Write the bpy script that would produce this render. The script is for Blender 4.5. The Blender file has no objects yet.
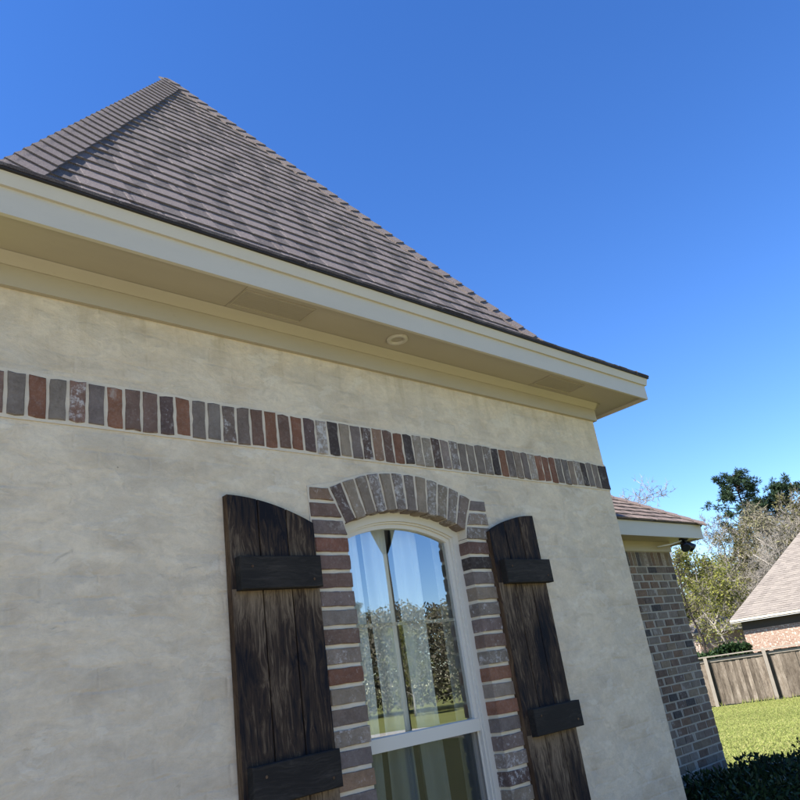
import bpy, math, random
from mathutils import Vector, Matrix

random.seed(7)
sc = bpy.context.scene
COL = sc.collection
R = math.radians

# ------------------------------------------------------------------ camera
AZ, EL, ROLL = R(45.28), R(21.028), R(-8.555)
CAM = Vector((0.0, -2.939, 1.70))
fwd = Vector((math.sin(AZ)*math.cos(EL), math.cos(AZ)*math.cos(EL), math.sin(EL)))
r0 = Vector((math.cos(AZ), -math.sin(AZ), 0)); u0 = r0.cross(fwd)
rt = r0*math.cos(ROLL) + u0*math.sin(ROLL)
up = -r0*math.sin(ROLL) + u0*math.cos(ROLL)
cd = bpy.data.cameras.new('camera'); cam = bpy.data.objects.new('camera', cd); COL.objects.link(cam)
cam.matrix_world = Matrix(((rt.x, up.x, -fwd.x, CAM.x), (rt.y, up.y, -fwd.y, CAM.y), (rt.z, up.z, -fwd.z, CAM.z), (0, 0, 0, 1)))
cd.sensor_width = 36; cd.lens = 36*740/800; cd.clip_start = .05; cd.clip_end = 3000
sc.camera = cam

# ------------------------------------------------------------------ light
SUN = Vector((-.66, .205, .722)).normalized()
world = bpy.data.worlds.new('World'); sc.world = world; world.use_nodes = True
wn = world.node_tree.nodes; wl = world.node_tree.links
bg = wn['Background']; sky = wn.new('ShaderNodeTexSky'); sky.sky_type = 'NISHITA'; sky.sun_disc = False
sky.sun_elevation = math.asin(SUN.z); sky.sun_rotation = math.atan2(SUN.x, SUN.y) % (2*math.pi)
sky.air_density = 1.0; sky.dust_density = 0.0; sky.ozone_density = 4.5; sky.altitude = 0
hs = wn.new('ShaderNodeHueSaturation'); hs.inputs['Saturation'].default_value = 1.23; hs.inputs['Hue'].default_value = .512; wl.new(sky.outputs[0], hs.inputs['Color']); wl.new(hs.outputs[0], bg.inputs[0]); bg.inputs[1].default_value = .078
sd = bpy.data.lights.new('sun', 'SUN'); sd.energy = 5.0; sd.angle = R(.53); sd.color = (1, .95, .87)
so = bpy.data.objects.new('sun', sd); COL.objects.link(so)
so.rotation_euler = SUN.to_track_quat('Z', 'Y').to_euler(); so.location = (-20, 12, 30)
sc.view_settings.view_transform = 'Standard'; sc.view_settings.look = 'None'
sc.view_settings.exposure = 1.76; sc.view_settings.gamma = 1
sc.view_settings.use_curve_mapping = False
try:
    sc.cycles.transparent_max_bounces = 24
except Exception:
    pass

# ------------------------------------------------------------------ helpers
class MB:
    """collects vertices and faces of one mesh"""
    def __init__(s): s.v = []; s.f = []
    def quad(s, a, b, c, d):
        n = len(s.v); s.v += [tuple(a), tuple(b), tuple(c), tuple(d)]; s.f.append((n, n+1, n+2, n+3)); return s
    def tri(s, a, b, c):
        n = len(s.v); s.v += [tuple(a), tuple(b), tuple(c)]; s.f.append((n, n+1, n+2)); return s
    def box(s, x0, x1, y0, y1, z0, z1):
        n = len(s.v)
        s.v += [(x, y, z) for z in (z0, z1) for (x, y) in ((x0, y0), (x1, y0), (x1, y1), (x0, y1))]
        s.f += [(n, n+3, n+2, n+1), (n+4, n+5, n+6, n+7)]
        for i in range(4):
            j = (i+1) % 4; s.f.append((n+i, n+j, n+4+j, n+4+i))
        return s
    def hull8(s, bot, top):
        """closed solid between two 4-point loops"""
        n = len(s.v); s.v += [tuple(p) for p in bot]+[tuple(p) for p in top]
        s.f += [(n+3, n+2, n+1, n), (n+4, n+5, n+6, n+7)]
        for i in range(4):
            j = (i+1) % 4; s.f.append((n+i, n+j, n+4+j, n+4+i))
        return s
    def tube(s, pts, rad, sides=6, caps=True):
        rings = []
        for i, p in enumerate(pts):
            p = Vector(p)
            d = (Vector(pts[min(i+1, len(pts)-1)])-Vector(pts[max(i-1, 0)]))
            if d.length < 1e-9: d = Vector((0, 0, 1))
            d.normalize()
            a = d.orthogonal().normalized() if i == 0 else (rings_a - d*rings_a.dot(d)).normalized()
            rings_a = a; b = d.cross(a)
            n = len(s.v); r = rad[i] if isinstance(rad, (list, tuple)) else rad
            for k in range(sides):
                t = 2*math.pi*k/sides
                s.v.append(tuple(p + a*(r*math.cos(t)) + b*(r*math.sin(t))))
            rings.append(n)
        for i in range(len(rings)-1):
            for k in range(sides):
                k2 = (k+1) % sides
                s.f.append((rings[i]+k, rings[i]+k2, rings[i+1]+k2, rings[i+1]+k))
        if caps:
            s.f.append(tuple(rings[0]+k for k in reversed(range(sides))))
            s.f.append(tuple(rings[-1]+k for k in range(sides)))
        return s
    def lathe(s, prof, cx=0, cy=0, sides=24):
        """prof: list of (radius, z)"""
        n = len(s.v)
        for r, z in prof:
            for k in range(sides):
                t = 2*math.pi*k/sides; s.v.append((cx+r*math.cos(t), cy+r*math.sin(t), z))
        for i in range(len(prof)-1):
            for k in range(sides):
                k2 = (k+1) % sides
                s.f.append((n+i*sides+k, n+i*sides+k2, n+(i+1)*sides+k2, n+(i+1)*sides+k))
        return s
    def mesh(s, name, mat, smooth=False):
        me = bpy.data.meshes.new(name); me.from_pydata(s.v, [], s.f); me.update()
        if mat: me.materials.append(mat)
        if smooth:
            for p in me.polygons: p.use_smooth = True
        return me
    def obj(s, name, mat, parent=None, smooth=False, loc=None):
        return link(name, s.mesh(name, mat, smooth), parent, loc)

def link(name, me, parent=None, loc=None):
    o = bpy.data.objects.new(name, me); COL.objects.link(o)
    if parent: o.parent = parent
    if loc is not None: o.location = loc
    return o

def empty(name, loc=(0, 0, 0), rz=0, parent=None):
    o = bpy.data.objects.new(name, None); COL.objects.link(o); o.location = loc; o.rotation_euler = (0, 0, rz)
    o.empty_display_size = .2
    if parent: o.parent = parent
    return o

def tag(o, label=None, cat=None, group=None, kind=None):
    if label: o['label'] = label
    if cat: o['category'] = cat
    if group: o['group'] = group
    if kind: o['kind'] = kind
    return o

# ------------------------------------------------------------------ materials
class NT:
    def __init__(s, name, rough=.8, spec=.3):
        s.m = bpy.data.materials.new(name); s.m.use_nodes = True
        s.n = s.m.node_tree.nodes; s.l = s.m.node_tree.links
        s.b = s.n['Principled BSDF']; s.b.inputs['Roughness'].default_value = rough
        s.b.inputs['Specular IOR Level'].default_value = spec
        s.tc = s.n.new('ShaderNodeTexCoord')
    def set(s, sock, v):
        if hasattr(v, 'is_linked') or isinstance(v, bpy.types.NodeSocket): s.l.new(v, sock)
        elif isinstance(v, (tuple, list)) and len(v) == 3 and sock.type == 'RGBA': sock.default_value = (*v, 1)
        else: sock.default_value = v
    def map(s, vec, scale=(1, 1, 1), loc=(0, 0, 0), rot=(0, 0, 0)):
        n = s.n.new('ShaderNodeMapping'); s.set(n.inputs['Vector'], vec)
        s.set(n.inputs['Scale'], scale); s.set(n.inputs['Location'], loc); s.set(n.inputs['Rotation'], rot); return n.outputs[0]
    def noise(s, vec, scale, detail=4, rough=.55, dist=0, out=0):
        n = s.n.new('ShaderNodeTexNoise'); s.set(n.inputs['Vector'], vec); n.inputs['Scale'].default_value = scale
        n.inputs['Detail'].default_value = detail; n.inputs['Roughness'].default_value = rough; n.inputs['Distortion'].default_value = dist
        return n.outputs[out]
    def ramp(s, fac, stops):
        n = s.n.new('ShaderNodeValToRGB'); s.set(n.inputs[0], fac); e = n.color_ramp.elements
        while len(e) < len(stops): e.new(.5)
        for i, (p, c) in enumerate(stops):
            e[i].position = p; e[i].color = (c, c, c, 1) if isinstance(c, (int, float)) else (*c, 1)
        return n.outputs[0]
    def mix(s, fac, a, b, mode='MIX'):
        n = s.n.new('ShaderNodeMix'); n.data_type = 'RGBA'; n.blend_type = mode
        s.set(n.inputs[0], fac); s.set(n.inputs[6], a); s.set(n.inputs[7], b); return n.outputs[2]
    def math(s, op, a, b=0, clamp=False):
        n = s.n.new('ShaderNodeMath'); n.operation = op; n.use_clamp = clamp; s.set(n.inputs[0], a); s.set(n.inputs[1], b); return n.outputs[0]
    def vadd(s, a, b):
        n = s.n.new('ShaderNodeVectorMath'); n.operation = 'ADD'; s.set(n.inputs[0], a); s.set(n.inputs[1], b); return n.outputs[0]
    def info(s): return s.n.new('ShaderNodeObjectInfo')
    def geo(s): return s.n.new('ShaderNodeNewGeometry')
    def xyz(s, v):
        n = s.n.new('ShaderNodeSeparateXYZ'); s.set(n.inputs[0], v); return n.outputs
    def bump(s, h, strength=.3, dist=.01):
        n = s.n.new('ShaderNodeBump'); s.set(n.inputs['Height'], h); n.inputs['Strength'].default_value = strength; n.inputs['Distance'].default_value = dist
        prev = s.b.inputs['Normal'].links
        if prev: s.l.new(prev[0].from_socket, n.inputs['Normal'])
        s.l.new(n.outputs[0], s.b.inputs['Normal']); return n
    def color(s, c): s.set(s.b.inputs['Base Color'], c)

def rnd_vec(t):
    """a different texture offset for every object"""
    i = t.info(); m = t.math('MULTIPLY', i.outputs['Random'], 97.0)
    c = t.n.new('ShaderNodeCombineXYZ'); t.set(c.inputs[0], m); t.set(c.inputs[1], t.math('MULTIPLY', m, 1.7)); t.set(c.inputs[2], t.math('MULTIPLY', m, .6))
    return t.vadd(t.tc.outputs['Object'], c.outputs[0])

def m_stucco():
    t = NT('stucco_slurry', .92, .15); o = t.tc.outputs['Object']
    xo = t.xyz(o)
    cb = t.n.new('ShaderNodeCombineXYZ'); t.set(cb.inputs[0], xo[0]); t.set(cb.inputs[1], xo[2])
    wob = t.n.new('ShaderNodeVectorMath'); wob.operation = 'SCALE'; t.l.new(t.noise(o, 3.5, 3, out=1), wob.inputs[0]); wob.inputs['Scale'].default_value = .045
    v2 = t.vadd(cb.outputs[0], wob.outputs[0])
    br = t.n.new('ShaderNodeTexBrick'); t.set(br.inputs['Vector'], v2)
    br.inputs['Scale'].default_value = 1; br.inputs['Brick Width'].default_value = .215; br.inputs['Row Height'].default_value = .085
    br.inputs['Mortar Size'].default_value = .012; br.inputs['Mortar Smooth'].default_value = 1.0; br.inputs['Bias'].default_value = 0
    br.inputs['Color1'].default_value = (.27, .27, .27, 1); br.inputs['Color2'].default_value = (.70, .70, .70, 1); br.inputs['Mortar'].default_value = (.5, .5, .5, 1)
    big = t.ramp(t.noise(o, 1.1, 5, .62), [(.30, 0), (.70, 1)])
    mid = t.ramp(t.noise(t.map(o, (1, 1, 2.0)), 4.5, 8, .68, .9), [(.34, 0), (.66, 1)])
    small = t.ramp(t.noise(t.map(o, (1, 1, 1.6), (5, 1, 3)), 13, 6, .7, .8), [(.34, 0), (.68, 1)])
    fine = t.noise(o, 38, 5, .7)
    c = t.mix(big, (.595, .480, .330), (.755, .625, .445))
    c = t.mix(t.math('MULTIPLY', mid, .6), c, (.76, .67, .52))
    c = t.mix(t.math('MULTIPLY', small, .42), c, (.45, .385, .295))
    # patches where the wash is thin and the brick below tints it
    thin = t.ramp(t.noise(t.map(o, (1.2, 1, 2.4), (3.1, 0, 7.7)), 2.2, 5, .6, .4), [(.48, 0), (.66, 1)])
    c = t.mix(t.math('MULTIPLY', thin, .55), c, (.45, .375, .28))
    brick_tint = t.mix(.85, c, br.outputs['Color'], 'SOFT_LIGHT')
    c = t.mix(t.math('MULTIPLY', thin, .55, True), c, brick_tint)
    pa = t.ramp(t.noise(t.map(o, (1, 1, 1.5), (2, 4, 9)), 2.9, 9, .62, .5), [(.53, 0), (.56, 1)])
    c = t.mix(t.math('MULTIPLY', pa, .26), c, (.45, .40, .32))
    pb = t.ramp(t.noise(t.map(o, (1, 1, 1.8), (7, 4, 1)), 4.1, 9, .62, .5), [(.585, 0), (.61, 1)])
    c = t.mix(t.math('MULTIPLY', pb, .28), c, (.77, .70, .57))
    # streaks where the trowel lifted
    st = t.ramp(t.noise(t.map(o, (1, 1, 2.2), (1, 6, 2), (0, R(12), 0)), 7, 8, .7, .9), [(.64, 0), (.70, 1)])
    c = t.mix(t.math('MULTIPLY', st, .30), c, (.38, .33, .26))
    # trowel scratches and pits
    pit = t.ramp(t.noise(t.map(o, (1, 1, 3)), 14, 8, .75, 1.2), [(.705, 0), (.75, 1)])
    c = t.mix(t.math('MULTIPLY', pit, .55), c, (.25, .215, .165))
    spot = t.ramp(t.noise(t.map(o, (1, 1, 1), (9, 2, 4)), 31, 2, .5), [(.77, 0), (.80, 1)])
    c = t.mix(t.math('MULTIPLY', spot, .6), c, (.17, .14, .11))
    grit = t.ramp(fine, [(.36, 0), (.62, 1)])
    c = t.mix(t.math('MULTIPLY', grit, .16), c, t.mix(1, c, (.62, .60, .56), 'MULTIPLY'))
    # rust-brown water stains that run down below the frieze board
    drip = t.ramp(t.noise(t.map(o, (7, 1, .9), (4, 0, 1)), 1.5, 4, .6), [(.5, 0), (.68, 1)])
    zone = t.ramp(t.math('DIVIDE', t.math('SUBTRACT', xo[2], 2.95), .55), [(.25, 0), (.95, 1)])
    c = t.mix(t.math('MULTIPLY', t.math('MULTIPLY', drip, zone), .6), c, (.40, .325, .21))
    t.color(c)
    t.bump(t.math('MULTIPLY', br.outputs['Fac'], t.math('ADD', t.math('MULTIPLY', thin, .9), .18)), .36, .007).invert = True
    t.bump(t.math('ADD', pb, t.math('MULTIPLY', pa, -1)), .35, .003)
    t.bump(t.math('ADD', t.math('MULTIPLY', mid, .8), t.math('ADD', t.math('MULTIPLY', st, -.5), t.math('MULTIPLY', small, -.5))), .50, .008)
    t.bump(t.math('ADD', fine, t.math('MULTIPLY', pit, -1.2)), .55, .004)
    return t.m

def m_brick():
    t = NT('brick_clay', .92, .15); v = rnd_vec(t); i = t.info()
    base = i.outputs['Color']
    n1 = t.noise(v, 14, 5, .65); n2 = t.noise(v, 60, 4, .7)
    c = t.mix(t.ramp(n1, [(.35, 0), (.7, 1)]), base, t.mix(.5, base, (.35, .34, .33), 'MULTIPLY'))
    c = t.mix(t.math('MULTIPLY', t.ramp(n2, [(.5, 0), (.8, 1)]), .35), c, (.30, .27, .245))
    eff = t.noise(t.map(v, (1, 1, 1), (5, 5, 5)), 30, 8, .78)
    thr = t.math('SUBTRACT', .70, t.math('MULTIPLY', i.outputs['Alpha'], .42))
    e = t.math('MULTIPLY', t.math('SUBTRACT', eff, thr), 7.0, True)
    c = t.mix(t.math('MULTIPLY', e, .8), c, (.55, .52, .49))
    pits = t.ramp(t.noise(v, 120, 3, .6), [(.28, 1), (.40, 0)])
    c = t.mix(t.math('MULTIPLY', pits, .4), c, (.05, .045, .04))
    sm = t.ramp(t.noise(t.map(v, (1, 1, 1), (1, 9, 2)), 6, 6, .75), [(.60, 0), (.70, 1)])
    c = t.mix(t.math('MULTIPLY', sm, .55), c, (.42, .38, .33))
    t.color(c)
    t.bump(t.math('ADD', t.math('MULTIPLY', n1, 1.5), n2), .6, .005)
    return t.m

def m_mortar(col=(.50, .46, .39)):
    t = NT('mortar', .95, .1); o = t.tc.outputs['Object']
    n = t.noise(o, 9, 6, .65); c = t.mix(n, tuple(x*.78 for x in col), tuple(min(1, x*1.15) for x in col))
    t.color(c); t.bump(t.noise(o, 70, 5, .7), .7, .006); t.bump(t.noise(o, 18, 4), .5, .006); return t.m

def m_paint(name, col, rough=.55, dirt=.25, bs=.12):
    t = NT(name, rough, .4); o = t.tc.outputs['Object']
    n = t.noise(t.map(o, (.6, 2, 2)), 3.0, 6, .6); f = t.ramp(n, [(.42, 0), (.8, 1)])
    c = t.mix(t.math('MULTIPLY', f, dirt), col, tuple(x*.62 for x in col))
    sp = t.ramp(t.noise(o, 45, 3, .6), [(.62, 0), (.74, 1)])
    c = t.mix(t.math('MULTIPLY', sp, dirt*.5), c, tuple(x*.5 for x in col))
    t.color(c); t.bump(t.noise(t.map(o, (.3, 2, 2)), 26, 4), bs, .003); return t.m

def m_shingle(name, cols):
    t = NT(name, .95, .12); o = t.tc.outputs['Object']; g = t.geo()
    c = t.ramp(g.outputs['Random Per Island'], [(0, cols[0]), (.45, cols[1]), (1, cols[2])])
    gr = t.noise(o, 160, 3, .8); c = t.mix(t.ramp(gr, [(.38, 0), (.66, 1)]), t.mix(1.0, c, (.66, .66, .68), 'MULTIPLY'), t.mix(.35, c, (.36, .33, .32)))
    sp = t.noise(o, 2.2, 4); c = t.mix(t.math('MULTIPLY', t.ramp(sp, [(.45, 0), (.7, 1)]), .3), c, (.16, .14, .13))
    t.color(c); t.bump(gr, .9, .006); t.bump(t.noise(o, 30, 4), .4, .006); return t.m

def m_wood(name, dark, mid, light, amount, shelter_z=None, along='z', vary=0):
    t = NT(name, .82, .18); v = rnd_vec(t)
    if along == 'x': v = t.map(v, (1, 1, 1), (0, 0, 0), (0, R(90), 0))
    o = t.tc.outputs['Object']
    knotw = t.noise(t.map(v, (6, 6, 2.2)), 1.6, 2, .5, out=1)
    sc_ = t.n.new('ShaderNodeVectorMath'); sc_.operation = 'SCALE'; t.l.new(knotw, sc_.inputs[0]); sc_.inputs['Scale'].default_value = .10
    vv = t.vadd(v, sc_.outputs[0])
    grain = t.noise(t.map(vv, (34, 34, 1.1)), 2.2, 7, .68, .5)
    fine = t.noise(t.map(vv, (150, 150, 5)), 1.5, 4, .7)
    blot = t.noise(t.map(v, (5, 5, 1.7), (2, 8, 4)), 1.5, 4, .6)
    f = t.math('ADD', t.math('MULTIPLY', grain, .62), t.math('MULTIPLY', blot, .55))
    if shelter_z:
        # weathering kept off where a batten shelters the board just below it
        z = t.xyz(o)[2]; tot = None
        for (zb, ln) in shelter_z:
            d = t.math('DIVIDE', t.math('SUBTRACT', zb, z), ln)
            a = t.math('MULTIPLY', t.math('GREATER_THAN', d, -.02), t.math('SUBTRACT', 1, d, True), True)
            tot = a if tot is None else t.math('ADD', tot, a)
        f = t.math('ADD', f, t.math('MULTIPLY', tot, .17))
    f = t.math('ADD', f, amount)
    c = t.ramp(f, [(.50, dark), (.63, mid), (.80, light)])
    c = t.mix(t.math('MULTIPLY', t.ramp(fine, [(.45, 0), (.7, 1)]), .45), c, tuple(x*.5 for x in dark))
    if vary: c = t.mix(t.math('MULTIPLY', t.info().outputs['Random'], vary), c, t.mix(1, c, (.30, .28, .26), 'MULTIPLY'))
    t.color(c); t.bump(t.math('ADD', grain, t.math('MULTIPLY', fine, .7)), .5, .004); return t.m

def m_glass(name, refl, tint):
    t = NT(name); n, l = t.n, t.l; out = n['Material Output']
    gl = n.new('ShaderNodeBsdfGlossy'); gl.inputs['Roughness'].default_value = 0.004; gl.inputs['Color'].default_value = (.92, .96, 1, 1)
    tr = n.new('ShaderNodeBsdfTransparent'); tr.inputs['Color'].default_value = (*tint, 1)
    fr = n.new('ShaderNodeFresnel'); fr.inputs['IOR'].default_value = 1.52
    f = t.math('ADD', t.math('MULTIPLY', fr.outputs[0], 1.6), refl, True)
    bp = n.new('ShaderNodeBump'); bp.inputs['Strength'].default_value = .05; bp.inputs['Distance'].default_value = .01
    l.new(t.noise(t.tc.outputs['Object'], 2.6, 1), bp.inputs['Height']); l.new(bp.outputs[0], gl.inputs['Normal'])
    mx = n.new('ShaderNodeMixShader'); l.new(f, mx.inputs[0]); l.new(tr.outputs[0], mx.inputs[1]); l.new(gl.outputs[0], mx.inputs[2])
    l.new(mx.outputs[0], out.inputs['Surface']); return t.m

def m_screen():
    t = NT('insect_screen'); n, l = t.n, t.l
    df = n.new('ShaderNodeBsdfDiffuse'); df.inputs['Color'].default_value = (.035, .036, .04, 1)
    tr = n.new('ShaderNodeBsdfTransparent'); mx = n.new('ShaderNodeMixShader'); mx.inputs[0].default_value = .42
    l.new(tr.outputs[0], mx.inputs[1]); l.new(df.outputs[0], mx.inputs[2]); l.new(mx.outputs[0], n['Material Output'].inputs['Surface']); return t.m

def m_leaf(name, stops, trans=.35, rough=.6):
    t = NT(name, rough, .12); g = t.geo(); c = t.ramp(g.outputs['Random Per Island'], stops)
    big = t.noise(t.tc.outputs['Object'], .45, 3); c = t.mix(t.math('MULTIPLY', t.ramp(big, [(.4, 0), (.65, 1)]), .4), c, t.mix(1, c, (.55, .6, .5), 'MULTIPLY'))
    t.color(c); n, l = t.n, t.l
    tl = n.new('ShaderNodeBsdfTranslucent'); l.new(c, tl.inputs['Color'])
    mx = n.new('ShaderNodeMixShader'); mx.inputs[0].default_value = trans
    l.new(t.b.outputs[0], mx.inputs[1]); l.new(tl.outputs[0], mx.inputs[2]); l.new(mx.outputs[0], n['Material Output'].inputs['Surface']); return t.m

def m_plain(name, col, rough=.6, spec=.3, var=.2, scale=12):
    t = NT(name, rough, spec); nz = t.noise(t.tc.outputs['Object'], scale, 4)
    t.color(t.mix(t.math('MULTIPLY', nz, var*2), col, tuple(x*.5 for x in col))); return t.m

def m_ground():
    t = NT('lawn_turf', .95, .1); o = t.tc.outputs['Object']
    a = t.noise(o, .35, 5, .6); b = t.noise(t.map(o, (1, 1, 1), (7, 3, 0)), 3.5, 6, .7); f = t.noise(o, 40, 4, .75)
    c = t.mix(t.ramp(a, [(.35, 0), (.65, 1)]), (.17, .185, .055), (.215, .215, .07))
    c = t.mix(t.math('MULTIPLY', t.ramp(b, [(.45, 0), (.75, 1)]), .55), c, (.25, .215, .10))
    c = t.mix(t.ramp(f, [(.35, 0), (.65, 1)]), t.mix(1, c, (.65, .68, .62), 'MULTIPLY'), c)
    t.color(c); t.bump(f, .6, .03); return t.m

def m_bricktex(name, c1, c2, mort, w=.21, h=.08, axis='x', spots=0):
    t = NT(name, .9, .15); o = t.tc.outputs['Object']; xo = t.xyz(o)
    cb = t.n.new('ShaderNodeCombineXYZ'); t.set(cb.inputs[0], xo[0] if axis == 'x' else xo[1]); t.set(cb.inputs[1], xo[2])
    br = t.n.new('ShaderNodeTexBrick'); t.set(br.inputs['Vector'], cb.outputs[0]); br.inputs['Scale'].default_value = 1
    br.inputs['Brick Width'].default_value = w; br.inputs['Row Height'].default_value = h; br.inputs['Mortar Size'].default_value = .009
    br.inputs['Color1'].default_value = (*c1, 1); br.inputs['Color2'].default_value = (*c2, 1); br.inputs['Mortar'].default_value = (*mort, 1)
    c = t.mix(t.math('MULTIPLY', t.noise(o, 9, 5), .5), br.outputs['Color'], tuple(x*.6 for x in c1))
    if spots:
        c = t.mix(t.math('MULTIPLY', t.ramp(t.noise(o, 8.5, 4, .7), [(.54, 0), (.62, 1)]), spots), c, (.62, .55, .46))
    t.color(c); t.bump(br.outputs['Fac'], .5, .01).invert = True; return t.m

M = dict(
    stucco=m_stucco(), brick=m_brick(), mortar=m_mortar((.62, .54, .42)), mortar2=m_mortar((.40, .355, .285)),
    trim=m_paint('trim_paint', (.405, .35, .255), .5, .22), fascia=m_paint('fascia_paint', (.51, .462, .368), .5, .2), vinyl=m_paint('window_vinyl', (.60, .56, .48), .4, .05, .01),
    shingle=m_shingle('asphalt_shingle', [(.130, .103, .097), (.165, .132, .124), (.200, .162, .152)]),
    shingle_shade=m_shingle('asphalt_shingle_shade', [(.066, .053, .051), (.092, .075, .071), (.122, .100, .095)]), shingle2_shade=m_shingle('asphalt_shingle_wing_shade', [(.08, .054, .043), (.10, .07, .056), (.12, .086, .07)]),
    shingle2=m_shingle('asphalt_shingle_wing', [(.15, .10, .078), (.18, .125, .10), (.22, .16, .13)]),
    shingle3=m_shingle('asphalt_shingle_tan', [(.15, .128, .105), (.185, .16, .132), (.225, .195, .16)]),
    edge=m_plain('drip_edge_metal', (.03, .026, .026), .5, .4),
    board=m_wood('charred_board', (.007, .007, .0105), (.048, .031, .020), (.205, .150, .098), .0, [(2.19, .30), (1.345, .35)]),
    batten=m_wood('charcoal_batten', (.020, .0175, .015), (.036, .031, .026), (.085, .070, .056), -.05, None, 'x'),
    bside=m_wood('board_edge', (.028, .017, .010), (.08, .047, .026), (.17, .11, .06), .05),
    glass=m_glass('window_glass', .23, (.97, 1.0, .985)), glass_low=m_glass('window_glass_low', .05, (.62, .68, .68)), screen=m_screen(),
    curtain=m_plain('curtain_cloth', (.90, .91, .88), .9, .1, .08), bronze=m_plain('lamp_bronze', (.060, .058, .044), .7, .2, .1),
    room=m_plain('room_paint', (.33, .33, .31), .9, .1, .1), floorm=m_plain('room_floor', (.16, .11, .07), .5, .3, .3),
    black=m_plain('black_plastic', (.012, .012, .014), .35, .5), white=m_plain('white_plastic', (.75, .75, .74), .4, .4, .05), lens=m_plain('lens', (.5, .5, .48), .2, .5, .05),
    ground=m_ground(), mulch=m_plain('mulch_bed', (.055, .036, .024), .95, .1, .4, 30),
    blade=m_leaf('grass_blade', [(0, (.18, .22, .055)), (.5, (.26, .295, .085)), (.85, (.33, .33, .115)), (1, (.38, .34, .16))], .4),
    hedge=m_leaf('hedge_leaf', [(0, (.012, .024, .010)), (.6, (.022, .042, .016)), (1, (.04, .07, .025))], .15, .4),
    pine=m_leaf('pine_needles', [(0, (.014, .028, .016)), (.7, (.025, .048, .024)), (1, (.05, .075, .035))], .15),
    yleaf=m_leaf('spring_leaf', [(0, (.11, .125, .025)), (.5, (.19, .20, .042)), (1, (.28, .275, .075))], .45),
    oleaf=m_leaf('olive_leaf', [(0, (.09, .088, .032)), (.5, (.135, .13, .05)), (1, (.20, .175, .085))], .4),
    brush=m_leaf('grey_brush', [(0, (.10, .088, .065)), (.6, (.17, .15, .11)), (1, (.22, .21, .11))], .25),
    bark=m_plain('grey_bark', (.26, .235, .205), .9, .1, .35, 6), darkbark=m_plain('dark_bark', (.032, .027, .024), .9, .1, .3, 6),
    picket=m_wood('fence_picket', (.095, .077, .060), (.19, .155, .12), (.31, .265, .215), .06, None, 'z', .95), rail=m_plain('fence_rail', (.25, .22, .185), .9, .1, .3, 8),
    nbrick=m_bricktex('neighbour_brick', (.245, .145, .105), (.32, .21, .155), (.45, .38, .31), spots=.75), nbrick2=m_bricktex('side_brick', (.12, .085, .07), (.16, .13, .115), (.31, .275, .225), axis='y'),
    asphalt=m_plain('asphalt', (.055, .055, .055), .9, .2, .3, 20), concrete=m_plain('concrete', (.43, .395, .345), .9, .1, .2),
    neave_shade=m_plain('painted_eave_shade', (.062, .052, .044), .8, .1, .1),
    dark=m_plain('dark_glass', (.03, .035, .04), .1, .5, .05),
)

# ------------------------------------------------------------------ ground
def gz(x, y):
    u = x*.91 + (y+2.94)*.41
    t = min(1, max(0, (u-9.5)/21)); return -.70*t*t*(3-2*t)
def make_ground():
    xs = [-700, -300, -120, -50, -20, -8] + [i*1.5 for i in range(-3, 36)] + [60, 70, 90, 130, 250, 500, 900]
    ys = [-800, -400, -200, -100, -60, -35, -20] + [i*1.5 for i in range(-10, 26)] + [45, 60, 90, 150, 300, 600, 900]
    b = MB(); nx = len(xs)
    for y in ys:
        for x in xs: b.v.append((x, y, gz(x, y)))
    for j in range(len(ys)-1):
        for i in range(nx-1): b.f.append((j*nx+i, j*nx+i+1, (j+1)*nx+i+1, (j+1)*nx+i))
    tag(b.obj('lawn', M['ground'], smooth=True), kind='structure')
    b = MB(); b.box(-1.5, 9.6, -2.5, 0, -.05, .03); b.box(5.1, 9.9, 0, 1.3, -.05, .031)  # bed before the stucco wall widened out of view to cut bounce on it
    tag(b.obj('mulch_bed', M['mulch']), kind='structure')
make_ground()
b = MB()
for i in range(8):
    for j in range(4):
        x = -13+i*2.0; y = -10.6+j*2.0; b.box(x, x+1.988, y, y+1.988, -.12, .045)
tag(b.obj('bounce_slabs', M['concrete']), kind='structure')  # unseen slabs added to bounce warm sunlight onto the shaded wall

# ------------------------------------------------------------------ house
XC, XL = 5.11, .63                 # corners of the stucco front
house = empty('house', (2.9, 0, 0))
HB = Vector((2.9, 0, 0))
def part(b, name, mat, parent=None, smooth=False):
    """world coordinates -> child of the house (or of one of its parts, all of which sit at the house origin)"""
    p = parent or house
    o = b.obj(name, mat, p, smooth)
    if p is house: o.location = -HB
    return o
def group_part(name):
    e = empty(name, -HB, 0, house); return e
tag(house, 'cream stucco house with steep shingle roof, brick band and rustic shuttered window', 'house')

# stucco shell, with the opening for the window
HX0, HX1, HZ0, HZ1 = 2.385, 3.392, .42, 2.70
b = MB()
b.box(XL, HX0, 0, .15, -.1, 3.62); b.box(HX1, XC, 0, .15, -.1, 3.62); b.box(HX0, HX1, 0, .15, HZ1, 3.62); b.box(HX0, HX1, 0, .15, -.1, HZ0)
b.box(XC-.15, XC, .15, 9, -.1, 3.62); b.box(XL, XL+.15, .15, 9, -.1, 3.62); b.box(XL+.15, XC-.15, 8.85, 9, -.1, 3.62)
part(b, 'stucco_wall', M['stucco'])
b = MB(); b.box(.6, 4.9, 4.2, 4.25, 0, 3.2); b.box(.55, .6, .16, 4.2, 0, 3.2); b.box(4.9, 4.95, .16, 4.2, 0, 3.2); b.box(.6, 4.9, .16, 4.2, 3.2, 3.25)
part(b, 'interior_wall', M['room'])
b = MB(); b.box(.6, 4.9, .16, 4.2, -.02, .03); part(b, 'interior_floor', M['floorm'])

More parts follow.
